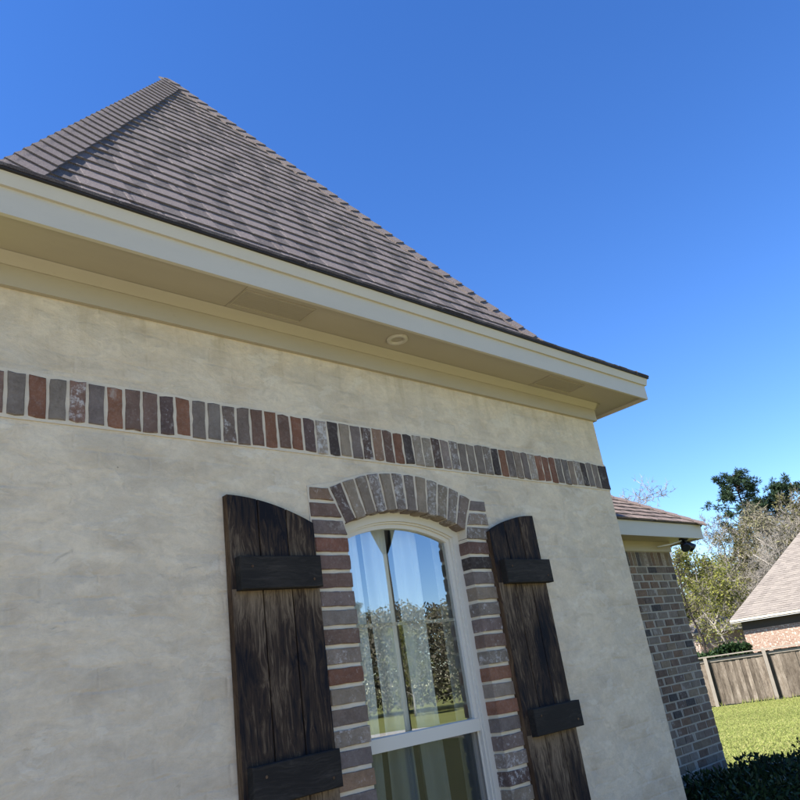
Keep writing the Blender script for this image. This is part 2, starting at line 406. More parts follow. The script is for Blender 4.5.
# bricks -----------------------------------------------------------------
PAL = dict(G=(0.196, 0.160, 0.135, 0.14), R=(0.228, 0.110, 0.070, 0.15), M=(0.223, 0.132, 0.099, 0.36), P=(0.175, 0.113, 0.088, 0.22), D=(0.111, 0.078, 0.065, 0.45), V=(0.185, 0.137, 0.115, 0.28),
           B=(0.148, 0.090, 0.067, 0.14), K=(0.070, 0.055, 0.049, 0.14), W=(0.296, 0.243, 0.190, 0.46), T=(0.260, 0.204, 0.153, 0.32), g=(0.228, 0.184, 0.149, 0.40), N=(0.228, 0.145, 0.099, 0.28))
def brick_mesh(poly, y0, y1, rng, jit=.0028, bev=.0045, step=.05):
    """poly: corner list (x,z) counter-clockwise seen from -y"""
    cx = sum(p[0] for p in poly)/len(poly); cz = sum(p[1] for p in poly)/len(poly)
    pts = []
    for i, p in enumerate(poly):
        q = poly[(i+1) % len(poly)]; L = math.hypot(q[0]-p[0], q[1]-p[1]); n = max(1, int(round(L/step)))
        for k in range(n):
            t = k/n; x = p[0]+(q[0]-p[0])*t; z = p[1]+(q[1]-p[1])*t
            d = math.hypot(cx-x, cz-z); a = rng.random()*jit*(1.6 if k == 0 else 1)
            pts.append((x+(cx-x)/d*a, z+(cz-z)/d*a))
    b = MB(); n = len(pts); tilt = (rng.random()-.5)*.006; tz = (rng.random()-.5)*.006
    for (x, z) in pts:
        d = math.hypot(cx-x, cz-z); e = bev*(.6+.9*rng.random())
        b.v.append((x+(cx-x)/d*e, y0+tilt*(x-cx)/.05+tz*(z-cz)/.1*.5, z+(cz-z)/d*e))
    for (x, z) in pts: b.v.append((x, y0+bev*.8, z))
    for (x, z) in pts: b.v.append((x, y1, z))
    b.f.append(tuple(range(n)))
    for r in (0, 1):
        for k in range(n):
            j = (k+1) % n; b.f.append((r*n+k, (r+1)*n+k, (r+1)*n+j, r*n+j))
    return b
def col_var(key, rng):
    c = PAL[key]; f = .85+.3*rng.random(); return (c[0]*f, c[1]*f*(.97+.06*rng.random()), c[2]*f*(.96+.08*rng.random()), min(1, c[3]*(.6+.8*rng.random())))

rng = random.Random(3)
band = group_part('brick_band')
b = MB(); b.box(XL-.003, XC+.003, -.005, .02, 2.884, 3.095); part(b, 'mortar', M['mortar'], band)
SEQ = 'GRGMGRPPDRGGVVBRBRDWKTGDNPRKWWDggGgGgKRGTGWRRRGGTgKGGK'
SX, SP, SZ = .786, .0794, 2.989
for k in range(-1, 54):
    key = SEQ[k] if 0 <= k < len(SEQ) else rng.choice('GPRVB')
    x0 = SX+k*SP+.0055; x1 = SX+(k+1)*SP-.0055
    if k == 53: x1 = XC+.008
    dz0 = rng.uniform(-.004, .004); dz1 = rng.uniform(-.005, .003); sh = rng.uniform(-.002, .002)
    poly = [(x0+sh, SZ-.0965+dz0), (x1+sh, SZ-.0965+dz0), (x1-sh, SZ+.0965+dz1), (x0-sh, SZ+.0965+dz1)]
    o = part(brick_mesh(poly, -.0095-rng.random()*.004, .03, rng, .006, .005, .035), 'brick', M['brick'], band); o.color = col_var(key, rng)

# window surround: jamb bricks, arch bricks, mortar
sur = group_part('window_surround')
AX, AZc, RI, RO = 2.887, 1.492, 1.12, 1.342
HALF = .456; A0 = math.asin(HALF/RI)
WL, WR = AX-HALF, AX+HALF
def arc(r, n=16, a0=A0): return [(AX+r*math.sin(-a0+2*a0*i/n), AZc+r*math.cos(-a0+2*a0*i/n)) for i in range(n+1)]
def strip(b, inner, outer, y0, y1):
    """solid ring segment between two polylines of (x,z)"""
    n = len(inner); s = len(b.v)
    for y in (y0, y1):
        for p in inner: b.v.append((p[0], y, p[1]))
        for p in outer: b.v.append((p[0], y, p[1]))
    I0, O0, I1, O1 = s, s+n, s+2*n, s+3*n
    for k in range(n-1):
        b.f += [(I0+k, I0+k+1, O0+k+1, O0+k), (I1+k, O1+k, O1+k+1, I1+k+1), (I0+k, I1+k, I1+k+1, I0+k+1), (O0+k, O0+k+1, O1+k+1, O1+k)]
    b.f += [(I0, O0, O1, I1), (I0+n-1, I1+n-1, O1+n-1, O0+n-1)]
b = MB()
ia = arc(RI+.013); oa = arc(RO+.004)
inner = [(WL-.013, .44)]+ia+[(WR+.013, .44)]; outer = [(2.207, .44), (2.207, 2.712)]+oa[1:-1]+[(3.567, 2.712), (3.567, .44)]
while len(outer) < len(inner): outer.insert(1, outer[1])
outer = outer[:len(inner)]; outer[-1] = (3.567, .44)
outer = [(2.207, .44), (2.207, 2.712)]+oa[1:-1]+[(3.567, 2.712), (3.567, .44)]
strip(b, inner, outer, -.006, .105)
part(b, 'mortar', M['mortar'], sur)
NB = 12
AK = 'DTTgTggTgTgV'
for i in range(NB):
    a = -A0+2*A0*i/NB; c = -A0+2*A0*(i+1)/NB; gi = .0060/RI; go = .0084/RO
    P = lambda r, t: (AX+r*math.sin(t), AZc+r*math.cos(t))
    ro = RO-.004+rng.uniform(-.006, .004); ri = RI+rng.uniform(-.004, .003)
    poly = [P(ri, a+gi), P(ri, c-gi), P(ro, c-go), P(ro, a+go)]
    o = part(brick_mesh(poly, -.013-rng.random()*.005, .112, rng, .0055, .005, .035), 'brick', M['brick'], sur); o.color = col_var(AK[i], rng)
JP = .0889; JZ = 2.633
def arch_edge(z):     # x offset of the arch's first joint at height z
    r = (z-AZc)/math.cos(A0); return r*math.sin(A0)
LK = 'NPVRPPVGPTRTVTGNGPRGTPV'; RK = 'GTgBKGTgVPgRTRGVgDTVRPGT'
for side in (-1, 1):
    for k in range(-1, 25):
        z1 = JZ-k*JP-.0082; z0 = JZ-(k+1)*JP+.0082
        if k == -1: z1 = 2.705
        xo = (2.213 if side < 0 else 3.562)+rng.uniform(-.004, .004); xi = (WL if side < 0 else WR)
        xa = xb = xi
        if z1 > 2.52:
            e1 = arch_edge(z1)+.012; e0 = max(HALF, arch_edge(z0)+.012); xa = AX+side*e0; xb = AX+side*e1
        dz = rng.uniform(-.002, .002)
        poly = [(xo, z0+dz), (xa, z0-dz), (xb, z1-dz), (xo, z1+dz)]
        if side > 0: poly = [(xa, z0-dz), (xo, z0+dz), (xo, z1+dz), (xb, z1-dz)]
        key = (LK if side < 0 else RK)[(k+1) % 23]
        o = part(brick_mesh(poly, -.012-rng.random()*.005, .112, rng, .0032, .004, .035), 'brick', M['brick'], sur); o.color = col_var(key, rng)
for k in range(17):
    x0 = 2.213+k*.0794; poly = [(x0+.005, .33), (x0+.0744, .33), (x0+.0744, .43), (x0+.005, .43)]
    o = part(brick_mesh(poly, -.05, .11, rng), 'brick', M['brick'], sur); o.color = col_var(rng.choice('GPRV'), rng)

# window -----------------------------------------------------------------
win = group_part('window')
def ring(d, n=16, zb=.45):
    h = HALF-d; r = RI-d; a = math.asin(h/r)
    return [(AX-h, zb)]+[(AX+r*math.sin(-a+2*a*i/n), AZc+r*math.cos(-a+2*a*i/n)) for i in range(n+1)]+[(AX+h, zb)]
b = MB(); strip(b, ring(.040), ring(-.02), .064, .15); part(b, 'frame', M['vinyl'], win)
b = MB(); strip(b, ring(.050), ring(.036), .078, .15); part(b, 'frame_stop', M['vinyl'], win)
b = MB(); strip(b, ring(.074, zb=1.455), ring(.048, zb=1.455), .092, .135); us = part(b, 'upper_sash', M['vinyl'], win)
# meeting rail with a slight bevel on its top
xl, xr = AX-HALF+.046, AX+HALF-.046
b = MB(); b.hull8([(xl, .084, 1.421), (xr, .084, 1.421), (xr, .135, 1.421), (xl, .135, 1.421)], [(xl, .084, 1.484), (xr, .084, 1.484), (xr, .135, 1.491), (xl, .135, 1.491)])
part(b, 'meeting_rail', M['vinyl'], win)
rg = ring(.070, zb=1.47)
b = MB(); b.v = [(p[0], .112, p[1]) for p in rg]+[(p[0], .118, p[1]) for p in rg]; n = len(rg)
b.f = [tuple(reversed(range(n)))]   # single outer sheet
b.v = b.v[:n]; part(b, 'pane', M['glass'], win)
b = MB(); b.box(xl+.02, xr-.02, .121, .129, 2.012, 2.030); part(b, 'muntin', M['vinyl'], win)
b = MB(); b.box(xl, xl+.03, .118, .15, .47, 1.42); b.box(xr-.03, xr, .118, .15, .47, 1.42); b.box(xl+.03, xr-.03, .118, .15, .47, .52); part(b, 'lower_sash', M['vinyl'], win)
b = MB(); b.quad((xl+.02, .134, .5), (xr-.02, .134, .5), (xr-.02, .134, 1.43), (xl+.02, .134, 1.43)); part(b, 'pane', M['glass_low'], win)
b = MB(); b.quad((xl+.012, .104, .49), (xr-.012, .104, .49), (xr-.012, .104, 1.424), (xl+.012, .104, 1.424)); part(b, 'insect_screen', M['screen'], win)
b = MB()
for (a, c, d, e) in ((xl, xl+.014, .47, 1.42), (xr-.014, xr, .47, 1.42)): b.box(a, c, .1, .11, d, e)
part(b, 'screen_frame', M['vinyl'], win)

# shutters ---------------------------------------------------------------
def shutter(x0, x1, high_left, seed, bx, label):
    rg = random.Random(seed); e = group_part('shutter'); e['label'] = label
    W = x1-x0; yb, yf = -.004, -.046
    def top(x):
        t = (x-x0)/W if high_left else (x1-x)/W       # 0 at the tall outer side
        return 2.624-.115*t**1.9
    n = 3; w = W/n
    for i in range(n):
        a = x0+i*w+(.003 if i else 0); c = x0+(i+1)*w-(.003 if i < n-1 else 0); dy = rg.uniform(-.002, .002)
        b = MB(); m = 8
        xs = [a+(c-a)*k/m for k in range(m+1)]
        s0 = 0
        for y, ins in ((yf+dy, .0025), (yf+dy+.003, 0), (yb, 0)):
            b.v += [(max(a+ins, min(c-ins, x)), y, .60) for x in xs]+[(max(a+ins, min(c-ins, x)), y, top(x)-ins) for x in xs]
        L = 2*(m+1)
        for k in range(m):
            b.f.append((k, k+1, m+1+k+1, m+1+k))
            b.f.append((2*L+k+1, 2*L+k, 2*L+m+1+k, 2*L+m+1+k+1))
            for r in (0, 1):
                b.f.append((r*L+m+1+k, r*L+m+1+k+1, (r+1)*L+m+1+k+1, (r+1)*L+m+1+k))
        for r in (0, 1):
            b.f.append((r*L, r*L+m+1, (r+1)*L+m+1, (r+1)*L)); b.f.append((r*L+m, (r+1)*L+m, (r+1)*L+2*m+1, r*L+2*m+1))
        o = part(b, 'board', M['board'], e); me = o.data; me.materials.append(M['bside'])
        if (i == 0):
            for p in me.polygons:
                if abs(p.normal.x) > .9: p.material_index = 1
    for zc in (2.258, 1.413):
        b = MB(); j = lambda: rg.uniform(-.003, .003)
        xa, xb = bx; z0, z1 = zc-.074+j(), zc+.074+j(); y0, y1 = -.092, -.047; bv = .004; tl = rg.uniform(-.006, .006)
        b.hull8([(xa+bv, y0, z0+bv), (xb-bv, y0, z0+bv+tl), (xb-bv, y0, z1-bv+tl), (xa+bv, y0, z1-bv)], [(xa, y0+bv, z0), (xb, y0+bv, z0+tl), (xb, y0+bv, z1+tl), (xa, y0+bv, z1)])
        b.hull8([(xa, y0+bv, z0), (xb, y0+bv, z0+tl), (xb, y0+bv, z1+tl), (xa, y0+bv, z1)], [(xa, y1, z0), (xb, y1, z0+tl), (xb, y1, z1+tl), (xa, y1, z1)])
        b.f = [f for f in b.f if f not in ((4, 5, 6, 7), (11, 10, 9, 8))]
        part(b, 'batten', M['batten'], e)
        for xx in (xa+.06, xb-.05):
            s = MB(); s.v = []
            r = .006
            for k in range(8): s.v.append((xx+r*math.cos(k*math.pi/4), y0-.0025, zc+.03*(-1 if xx > xa+.1 else 1)+r*math.sin(k*math.pi/4)))
            for k in range(8): s.v.append((xx+r*1.2*math.cos(k*math.pi/4), y0+.001, zc+.03*(-1 if xx > xa+.1 else 1)+r*1.2*math.sin(k*math.pi/4)))
            s.f = [tuple(range(8))]+[(k, 8+k, 8+(k+1) % 8, (k+1) % 8) for k in range(8)]
            part(s, 'nail', M['bside'], e)
    return e
shutter(1.722, 2.196, True, 5, (1.742, 2.184), 'dark weathered board shutter left of the window')
shutter(3.522, 3.985, False, 9, (3.560, 4.010), 'dark weathered board shutter right of the window')

# cornice ----------------------------------------------------------------
O = .34
b = MB(); b.box(XL-.025, XC+.025, -.025, 0, 3.458, 3.60); b.box(XC, XC+.025, 0, 9, 3.458, 3.60); b.box(XL-.025, XL, 0, 9, 3.458, 3.60)
part(b, 'frieze_board_or_shade', M['trim'])
b = MB()
b.hull8([(XL-.03, -.031, 3.553), (XC+.03, -.031, 3.553), (XC+.026, -.0255, 3.553), (XL-.026, -.0255, 3.553)], [(XL-.07, -.066, 3.598), (XC+.07, -.066, 3.598), (XC+.026, -.0255, 3.598), (XL-.026, -.0255, 3.598)])
b.hull8([(XC+.0255, -.031, 3.553), (XC+.031, -.031, 3.553), (XC+.031, 1.3, 3.553), (XC+.0255, 1.3, 3.553)], [(XC+.0255, -.066, 3.598), (XC+.066, -.066, 3.598), (XC+.066, 1.3, 3.598), (XC+.0255, 1.3, 3.598)])
part(b, 'bed_moulding', M['trim'])
b = MB(); x0, x1, y0 = XL-O, XC+O, -O
for (a, c) in ((x0+.02, 1.757), (1.760, 4.232), (4.235, x1-.02)): b.box(a, c, y0+.02, .0, 3.600, 3.612)
b.box(XC, x1-.02, .001, 9.3, 3.600, 3.612); b.box(x0+.02, XL, .001, 9.3, 3.600, 3.612)
part(b, 'soffit', M['trim'])
b = MB()
b.box(x0, x1, y0, y0+.02, 3.576, 3.76); b.box(x1-.02, x1, y0+.02, 9.34, 3.576, 3.76); b.box(x0, x0+.02, y0+.02, 9.34, 3.576, 3.76)
part(b, 'fascia_board', M['fascia'])
b = MB()
b.hull8([(x0-.014, y0-.014, 3.695), (x1+.014, y0-.014, 3.695), (x1+.014, y0, 3.695), (x0-.014, y0, 3.695)], [(x0-.026, y0-.026, 3.752), (x1+.026, y0-.026, 3.752), (x1+.026, y0, 3.752), (x0-.026, y0, 3.752)])
b.hull8([(x1, y0+.001, 3.695), (x1+.014, y0+.001, 3.695), (x1+.014, 9.34, 3.695), (x1, 9.34, 3.695)], [(x1, y0+.001, 3.752), (x1+.026, y0+.001, 3.752), (x1+.026, 9.34, 3.752), (x1, 9.34, 3.752)])
part(b, 'shingle_moulding', M['fascia'])
b = MB(); b.box(x0-.036, x1+.036, y0-.036, y0+.1, 3.7535, 3.766); b.box(x1-.1, x1+.036, y0+.1, 9.35, 3.7535, 3.766); b.box(x0-.036, x0+.1, y0+.1, 9.35, 3.7535, 3.766)
part(b, 'drip_edge', M['edge'])
# soffit vents
for (a, c) in ((1.765, 2.19), (4.24, 4.68)):
    v = group_part('soffit_vent')
    b = MB(); b.box(a, c, -.255, -.25, 3.5945, 3.5995); b.box(a, c, -.105, -.10, 3.5945, 3.5995); b.box(a, a+.006, -.25, -.105, 3.5945, 3.5995); b.box(c-.006, c, -.25, -.105, 3.5945, 3.5995)
    part(b, 'vent_frame', M['trim'], v)
    nsl = 9
    for k in range(nsl):
        yy = -.245+k*.0155
        s = MB(); s.hull8([(a+.008, yy, 3.5982), (c-.008, yy, 3.5982), (c-.008, yy+.005, 3.5982), (a+.008, yy+.005, 3.5982)], [(a+.008, yy+.007, 3.5998), (c-.008, yy+.007, 3.5998), (c-.008, yy+.010, 3.5998), (a+.008, yy+.010, 3.5998)])
        part(s, 'louvre', M['trim'], v)
# recessed light in the soffit
lt = group_part('soffit_light')
b = MB(); b.lathe([(.036, 3.598), (.040, 3.588), (.058, 3.586), (.064, 3.591), (.064, 3.5995)], 2.828, -.19, 28); part(b, 'trim_ring', M['fascia'], lt, True)
b = MB(); b.lathe([(.037, 3.5975), (.02, 3.5965), (.001, 3.596)], 2.828, -.19, 28); part(b, 'lens', M['trim'], lt, True)

# roof -------------------------------------------------------------------
LF = .911        # the left slope is a little steeper than the others
TA = 2.70; Z0R = 3.356; SL = 1.593; T1 = .60; KQ = .412/T1**2
def rz(t): return Z0R+SL*t+(KQ*(T1-t)**2 if t < T1 else 0)
# arc-length table of the bell-cast profile
TAB = []; s = 0; pt, pz = -.04, rz(-.04)+.0
N = 600
for i in range(N+1):
    t = -.04+(TA+.04)*i/N; z = rz(t); s += math.hypot(t-pt, z-pz); TAB.append((s, t, z)); pt, pz = t, z
STOT = s
def prof(s):
    """plan distance, height and outward normal at arc length s"""
    s = max(0, min(STOT-1e-6, s)); lo, hi = 0, N
    while hi-lo > 1:
        m = (lo+hi)//2
        if TAB[m][0] <= s: lo = m
        else: hi = m
    a, c = TAB[lo], TAB[hi]; f = (s-a[0])/max(1e-9, c[0]-a[0])
    dt, dz = c[1]-a[1], c[2]-a[2]; L = math.hypot(dt, dz)
    return a[1]+dt*f, a[2]+dz*f, -dz/L, dt/L
XE0, XE1 = XL-O, XC+O
def front(u, s, h):
    t, z, nt, nz = prof(s); return (u, -O+t+nt*h, z+.004+nz*h)
def sideR(u, s, h):      # right slope, u runs along +y
    t, z, nt, nz = prof(s); return (XE1-t-nt*h, u, z+.004+nz*h)
def sideL(u, s, h):
    t, z, nt, nz = prof(s); return (XE0+LF*t+nt*h, u, z+.004+nz*h)
EXPO = .143
def shingle_strip(b, F, u0, u1, s0, s1, lims, rng, tabs=True):
    def cl(u, s):
        L, H = lims(s); return max(L, min(H, u))
    def slab(a, c, h0, h1, sA=s0, sl=0):
        pa, pb, pc, pd = (cl(a, sA), sA), (cl(c, sA), sA), (cl(c, s1), s1), (cl(a, s1), s1)
        if pb[0]-pa[0] < .004 and pc[0]-pd[0] < .004: return
        k = sl if pb[0]-pa[0] > 3*sl else 0; kt = sl if pc[0]-pd[0] > 3*sl else 0
        b.hull8([F(*pa, -.002), F(*pb, -.002), F(*pc, -.004), F(*pd, -.004)], [F(pa[0]+k, pa[1], h0), F(pb[0]-k, pb[1], h0), F(pc[0]-kt, pc[1], h1), F(pd[0]+kt, pd[1], h1)])
        if sl: tabf.extend(range(len(b.f)-6, len(b.f)))
    tabf = []
    slab(u0, u1, .0125, .0005)
    if tabs:
        u = u0
        while u < u1-.02:
            w = rng.uniform(.12, .34); g = rng.uniform(.05, .14)
            slab(u, min(u1, u+w), .0145+rng.uniform(-.001, .001), .0016, s0-rng.uniform(.0, .004), .022); u += w+g
    b.tabs = getattr(b, 'tabs', [])+tabf
def two_tone(o, b, dark):
    """paint the shadow under the tabs into a darker under layer"""
    o.data.materials.append(dark); tabs = set(b.tabs)
    for p in o.data.polygons:
        if p.index not in tabs: p.material_index = 1
    return o
roof = group_part('roof'); roof['label'] = 'steep brown-grey shingle roof flaring at the eave'
rng = random.Random(21)
ncs = int(STOT/EXPO)+1
lim_f = lambda s: (XE0+LF*prof(s)[0], XE1-prof(s)[0]-.0)
for c in range(ncs):
    s0 = c*EXPO; s1 = min(s0+EXPO+.035, STOT)
    if s1-s0 < .03: continue
    L, H = lim_f(s0); u = L-rng.uniform(0, .9)
    while u < H:
        a, e = u, u+.98
        if e > L+.03:
            b = MB(); shingle_strip(b, front, max(a, L), min(e, H), s0, s1, lim_f, rng)
            if b.f: two_tone(part(b, 'shingle', M['shingle'], roof), b, M['shingle_shade'])
        u += .983
# the other slopes, and the deck that closes the roof
b = MB()
YB = 9.3
for F, lim in ((sideR, lambda s: (-O+prof(s)[0], YB)), (sideL, lambda s: (-O+prof(s)[0], YB))):
    for c in range(ncs):
        s0 = c*EXPO; s1 = min(s0+EXPO+.03, STOT)
        if s1-s0 < .03: continue
        shingle_strip(b, F, lim(s0)[0], YB, s0, s1, lim, rng, True)
o = part(b, 'shingle_courses', M['shingle'], roof); o['kind'] = 'stuff'
b = MB(); K = 24; n0 = None; rows = []
for i in range(K+1):
    s = STOT*i/K; t, z, nt, nz = prof(s); z -= .008
    rows.append([(XE0+LF*t, YB, z), (XE0+LF*t, -O+t, z), (XE1-t, -O+t, z), (XE1-t, YB, z)])
for i in range(K):
    for k in range(3): b.quad(rows[i][k], rows[i][k+1], rows[i+1][k+1], rows[i+1][k])
for i in range(K): b.quad(rows[i][3], rows[i][0], rows[i+1][0], rows[i+1][3])
part(b, 'roof_deck', M['edge'], roof)
# hip caps
def hip_pt(side, s):
    t, z, nt, nz = prof(s); x = XE0+LF*t if side < 0 else XE1-t; return Vector((x, -O+t, z+.006))
def hip_frame(side, s):
    p = hip_pt(side, s); q = hip_pt(side, s+.03) if s < STOT-.04 else p+(p-hip_pt(side, s-.03)); T = (q-p).normalized()
    t, z, nt, nz = prof(s); Nf = Vector((0, nt, nz)); Ns = Vector((nt if side < 0 else -nt, 0, nz))
    Wf = Nf.cross(T); Wf = Wf if Wf.x*side < 0 else -Wf            # runs onto the front slope
    Ws = Ns.cross(T); Ws = Ws if Ws.y > 0 else -Ws                # runs onto the side slope
    return p, T, Wf.normalized(), Ws.normalized(), Nf, Ns
for side in (-1, 1):
    s = .09; HWD = .155 if side < 0 else .13
    while s < STOT-.10:
        ds = .118; s2 = s+.175
        b = MB(); top = []; bot = []
        hb, ht = .026, .011
        lo = []; hi = []
        for (ss, h) in ((s, hb), (min(s2, STOT), ht)):
            p, T, Wf, Ws, Nf, Ns = hip_frame(side, ss); Nm = (Nf+Ns).normalized(); w = HWD+rng.uniform(-.004, .004)
            r1 = [p+Wf*w+Nf*h, p+Wf*.03+Nf*h+Nm*.004, p+Nm*(h+.012), p+Ws*.03+Ns*h+Nm*.004, p+Ws*w+Ns*h]
            r2 = [p+Wf*w-Nf*.002, p+Wf*.03-Nf*.002, p-Nm*.001, p+Ws*.03-Ns*.002, p+Ws*w-Ns*.002]
            lo.append(r2); hi.append(r1)
        n = 0; b.v = [tuple(v) for v in hi[0]+hi[1]+lo[0]+lo[1]]
        for k in range(4): b.f += [(k, k+1, 5+k+1, 5+k), (10+k, 10+k+1, k+1, k), (5+k, 5+k+1, 15+k+1, 15+k)]
        b.f += [(0, 5, 15, 10), (4, 14, 19, 9)]
        part(b, 'hip_cap', M['shingle'], roof)
        s += ds
# ridge cap
b = MB(); zr = prof(STOT)[1]
b.hull8([(2.75-.1, 2.45, zr-.16), (2.75+.1, 2.45, zr-.16), (2.75+.1, YB, zr-.16), (2.75-.1, YB, zr-.16)], [(2.745, 2.45, zr+.01), (2.755, 2.45, zr+.01), (2.755, YB, zr+.01), (2.745, YB, zr+.01)])
part(b, 'ridge_cap', M['shingle'], roof)

# ------------------------------------------------------------------ brick wing of the house
WX, WY = 8.35, 1.30; WO = .31
b = MB(); b.box(XC+.001, WX-.004, WY-.0015, WY+.15, -.1, 2.86); part(b, 'wing_mortar', M['mortar2'])
b = MB(); b.box(WX-.16, WX, WY+.02, 9, -.1, 2.86); b.box(XC+.001, WX-.16, 8.85, 9, -.1, 2.86); part(b, 'wing_side_wall', M['nbrick2'])
wb = group_part('wing_brickwork')
rng = random.Random(11)
WP = .0818; ZS0 = 2.563; BL = .212
wkeys = 'GGGVTPVgNBDKT'
WPAL = dict(G=(0.212, 0.169, 0.131, 0.20), V=(0.196, 0.147, 0.113, 0.20), T=(0.233, 0.174, 0.117, 0.20), P=(0.180, 0.120, 0.085, 0.15), g=(0.254, 0.201, 0.153, 0.40), N=(0.223, 0.142, 0.092, 0.20), B=(0.159, 0.104, 0.072, 0.15), D=(0.133, 0.096, 0.076, 0.30), K=(0.085, 0.073, 0.068, 0.20))
def wcol(k):
    c = WPAL[k]; f = .85+.3*rng.random(); return (c[0]*f, c[1]*f, c[2]*f, c[3])
def shared(w, h, n, d):
    out = []
    for i in range(n):
        out.append(brick_mesh([(0, 0), (w, 0), (w, h), (0, h)], -.006, d, rng, .003, .004, .06).mesh('brick', M['brick']))
    return out
FULL = shared(BL-.012, WP-.013, 6, .03); HALFB = shared(BL/2-.012, WP-.013, 3, .03); QUAD = shared(BL*.3-.012, WP-.013, 2, .03); SOLD = shared(.0665, .157, 5, .03)
XNEAR = 6.30
stuffb = MB()
def put(meshes, x, z, w, h):
    if x >= XNEAR:
        o = link('brick', rng.choice(meshes), wb, (x, WY, z)); o.color = wcol(rng.choice(wkeys))
    else:
        stuffb.box(x, x+w, WY-.006, WY+.03, z, z+h)
for c in range(30):
    z = ZS0-(c+1)*WP+.0065
    x = WX+.004
    off = c % 2
    first = True
    while x > XC+.02:
        w = BL
        if first and off: w = BL/2
        first = False
        r = rng.random()
        x -= w
        if x < XC+.005: break
        put(FULL if w == BL else HALFB, x+.006, z, w-.012, WP-.013)
x = WX+.004
while x > XC+.1:
    x -= .0795; put(SOLD, x+.006, ZS0+.004, .0665, .157)
o = part(stuffb, 'brick_courses', M['nbrick2'], wb); o['kind'] = 'stuff'
# wing cornice
a0, a1, ay = XC+.001, WX+WO, WY-WO
b = MB(); b.box(a0, WX+.02, WY-.022, WY, 2.728, 2.84); b.box(WX, WX+.02, WY, 9, 2.728, 2.84); part(b, 'wing_frieze_board', M['trim'])
b = MB(); b.box(a0, a1-.02, ay+.02, WY, 2.84, 2.852); b.box(WX, a1-.02, WY+.001, 9.3, 2.84, 2.852); part(b, 'wing_soffit', M['trim'])
b = MB(); b.box(a0, a1, ay, ay+.02, 2.825, 2.985); b.box(a1-.02, a1, ay+.02, 9.3, 2.825, 2.985); part(b, 'wing_fascia_board', M['fascia'])
b = MB(); b.box(a0, a1+.025, ay-.025, ay+.1, 2.9865, 2.995); b.box(a1-.1, a1+.025, ay+.1, 9.3, 2.9865, 2.995); part(b, 'wing_drip_edge', M['edge'])
wr = group_part('wing_roof'); wr['label'] = 'low brown shingle roof over the brick wing'
SLW = .68; cw = math.cos(math.atan(SLW)); sw = math.sin(math.atan(SLW)); WT = 2.6
def wfront(u, s, h): return (u, ay-.03+s*cw-sw*h, 2.992+s*sw+cw*h)
def wside(u, s, h): return (a1+.03-s*cw+sw*h, u, 2.992+s*sw+cw*h)
wl_ = lambda s: (XC+.01, a1+.03-s*cw)
wl2 = lambda s: (ay-.03+s*cw, 9.3)
for c in range(int(WT/cw/EXPO)):
    s0 = c*EXPO; s1 = s0+EXPO+.03; L, H = wl_(s0); u = L-rng.uniform(0, .9)
    while u < H:
        if u+.98 > L+.03:
            b = MB(); shingle_strip(b, wfront, max(u, L), min(u+.98, H), s0, s1, wl_, rng)
            if b.f: two_tone(part(b, 'shingle', M['shingle2'], wr), b, M['shingle2_shade'])
        u += .983
b = MB()
for c in range(int(WT/cw/EXPO)):
    s0 = c*EXPO; shingle_strip(b, wside, ay+s0*cw, 9.3, s0, s0+EXPO+.03, wl2, rng)
o = part(b, 'shingle_courses', M['shingle2'], wr); o['kind'] = 'stuff'
b = MB(); zt = 2.985+WT*SLW
b.quad((XC, ay, 2.985), (a1, ay, 2.985), (a1-WT, ay+WT, zt), (XC, ay+WT, zt)); b.quad((a1, ay, 2.985), (a1, 9.3, 2.985), (a1-WT, 9.3, zt), (a1-WT, ay+WT, zt))
b.quad((XC, ay+WT, zt), (a1-WT, ay+WT, zt), (a1-WT, 9.3, zt), (XC, 9.3, zt)); b.quad((XC, 9.3, 2.985), (XC, 9.3, zt), (a1-WT, 9.3, zt), (a1, 9.3, 2.985))
part(b, 'roof_deck', M['edge'], wr)
s = 0
while s < WT*1.1:
    p0 = Vector((a1+.03-s*cw, ay-.03+s*cw, 2.996+s*sw)); T = Vector((-cw, cw, sw)).normalized(); p1 = p0+T*.22
    Nf = Vector((0, -sw, cw)); Ns = Vector((sw, 0, cw)); Wf = Nf.cross(T); Wf = Wf if Wf.x < 0 else -Wf; Ws = Ns.cross(T); Ws = Ws if Ws.y > 0 else -Ws
    Nm = (Nf+Ns).normalized(); b = MB()
    for p, h in ((p0, .018), (p1, .008)): b.v += [tuple(p+Wf.normalized()*.14+Nf*h), tuple(p+Nm*(h+.01)), tuple(p+Ws.normalized()*.14+Ns*h), tuple(p+Wf.normalized()*.14), tuple(p), tuple(p+Ws.normalized()*.14)]
    b.f = [(0, 1, 7, 6), (1, 2, 8, 7), (3, 4, 1, 0), (4, 5, 2, 1), (0, 6, 9, 3), (2, 5, 11, 8)]
    part(b, 'hip_cap', M['shingle2'], wr); s += .12

# ------------------------------------------------------------------ things at the house
sl = empty('security_light', (8.30, 1.06, 2.84)); tag(sl, 'black twin-head security light under the brick wing eave', 'security light')
b = MB(); b.lathe([(.001, -.001), (.055, -.001), (.058, -.018), (.045, -.03), (.001, -.032)], 0, 0, 16); b.obj('base_plate', M['black'], sl, True)
for sx in (-1, 1):
    b = MB(); b.tube([(0, 0, -.02), (sx*.035, -.01, -.05), (sx*.05, -.015, -.065)], .012, 8); arm = b.obj('arm', M['black'], sl, True)
    b = MB(); ax = Vector((sx*.5, -.45, -.65)).normalized(); c0 = Vector((sx*.055, -.01, -.085))
    b.tube([c0-ax*.05, c0-ax*.035, c0+ax*.02, c0+ax*.06, c0+ax*.062], [.02, .036, .044, .055, .05], 14); hd = b.obj('lamp_head', M['black'], sl, True)
    b = MB(); b.tube([c0+ax*.0625, c0+ax*.0655], .046, 14); b.obj('lens', M['dark'], hd)
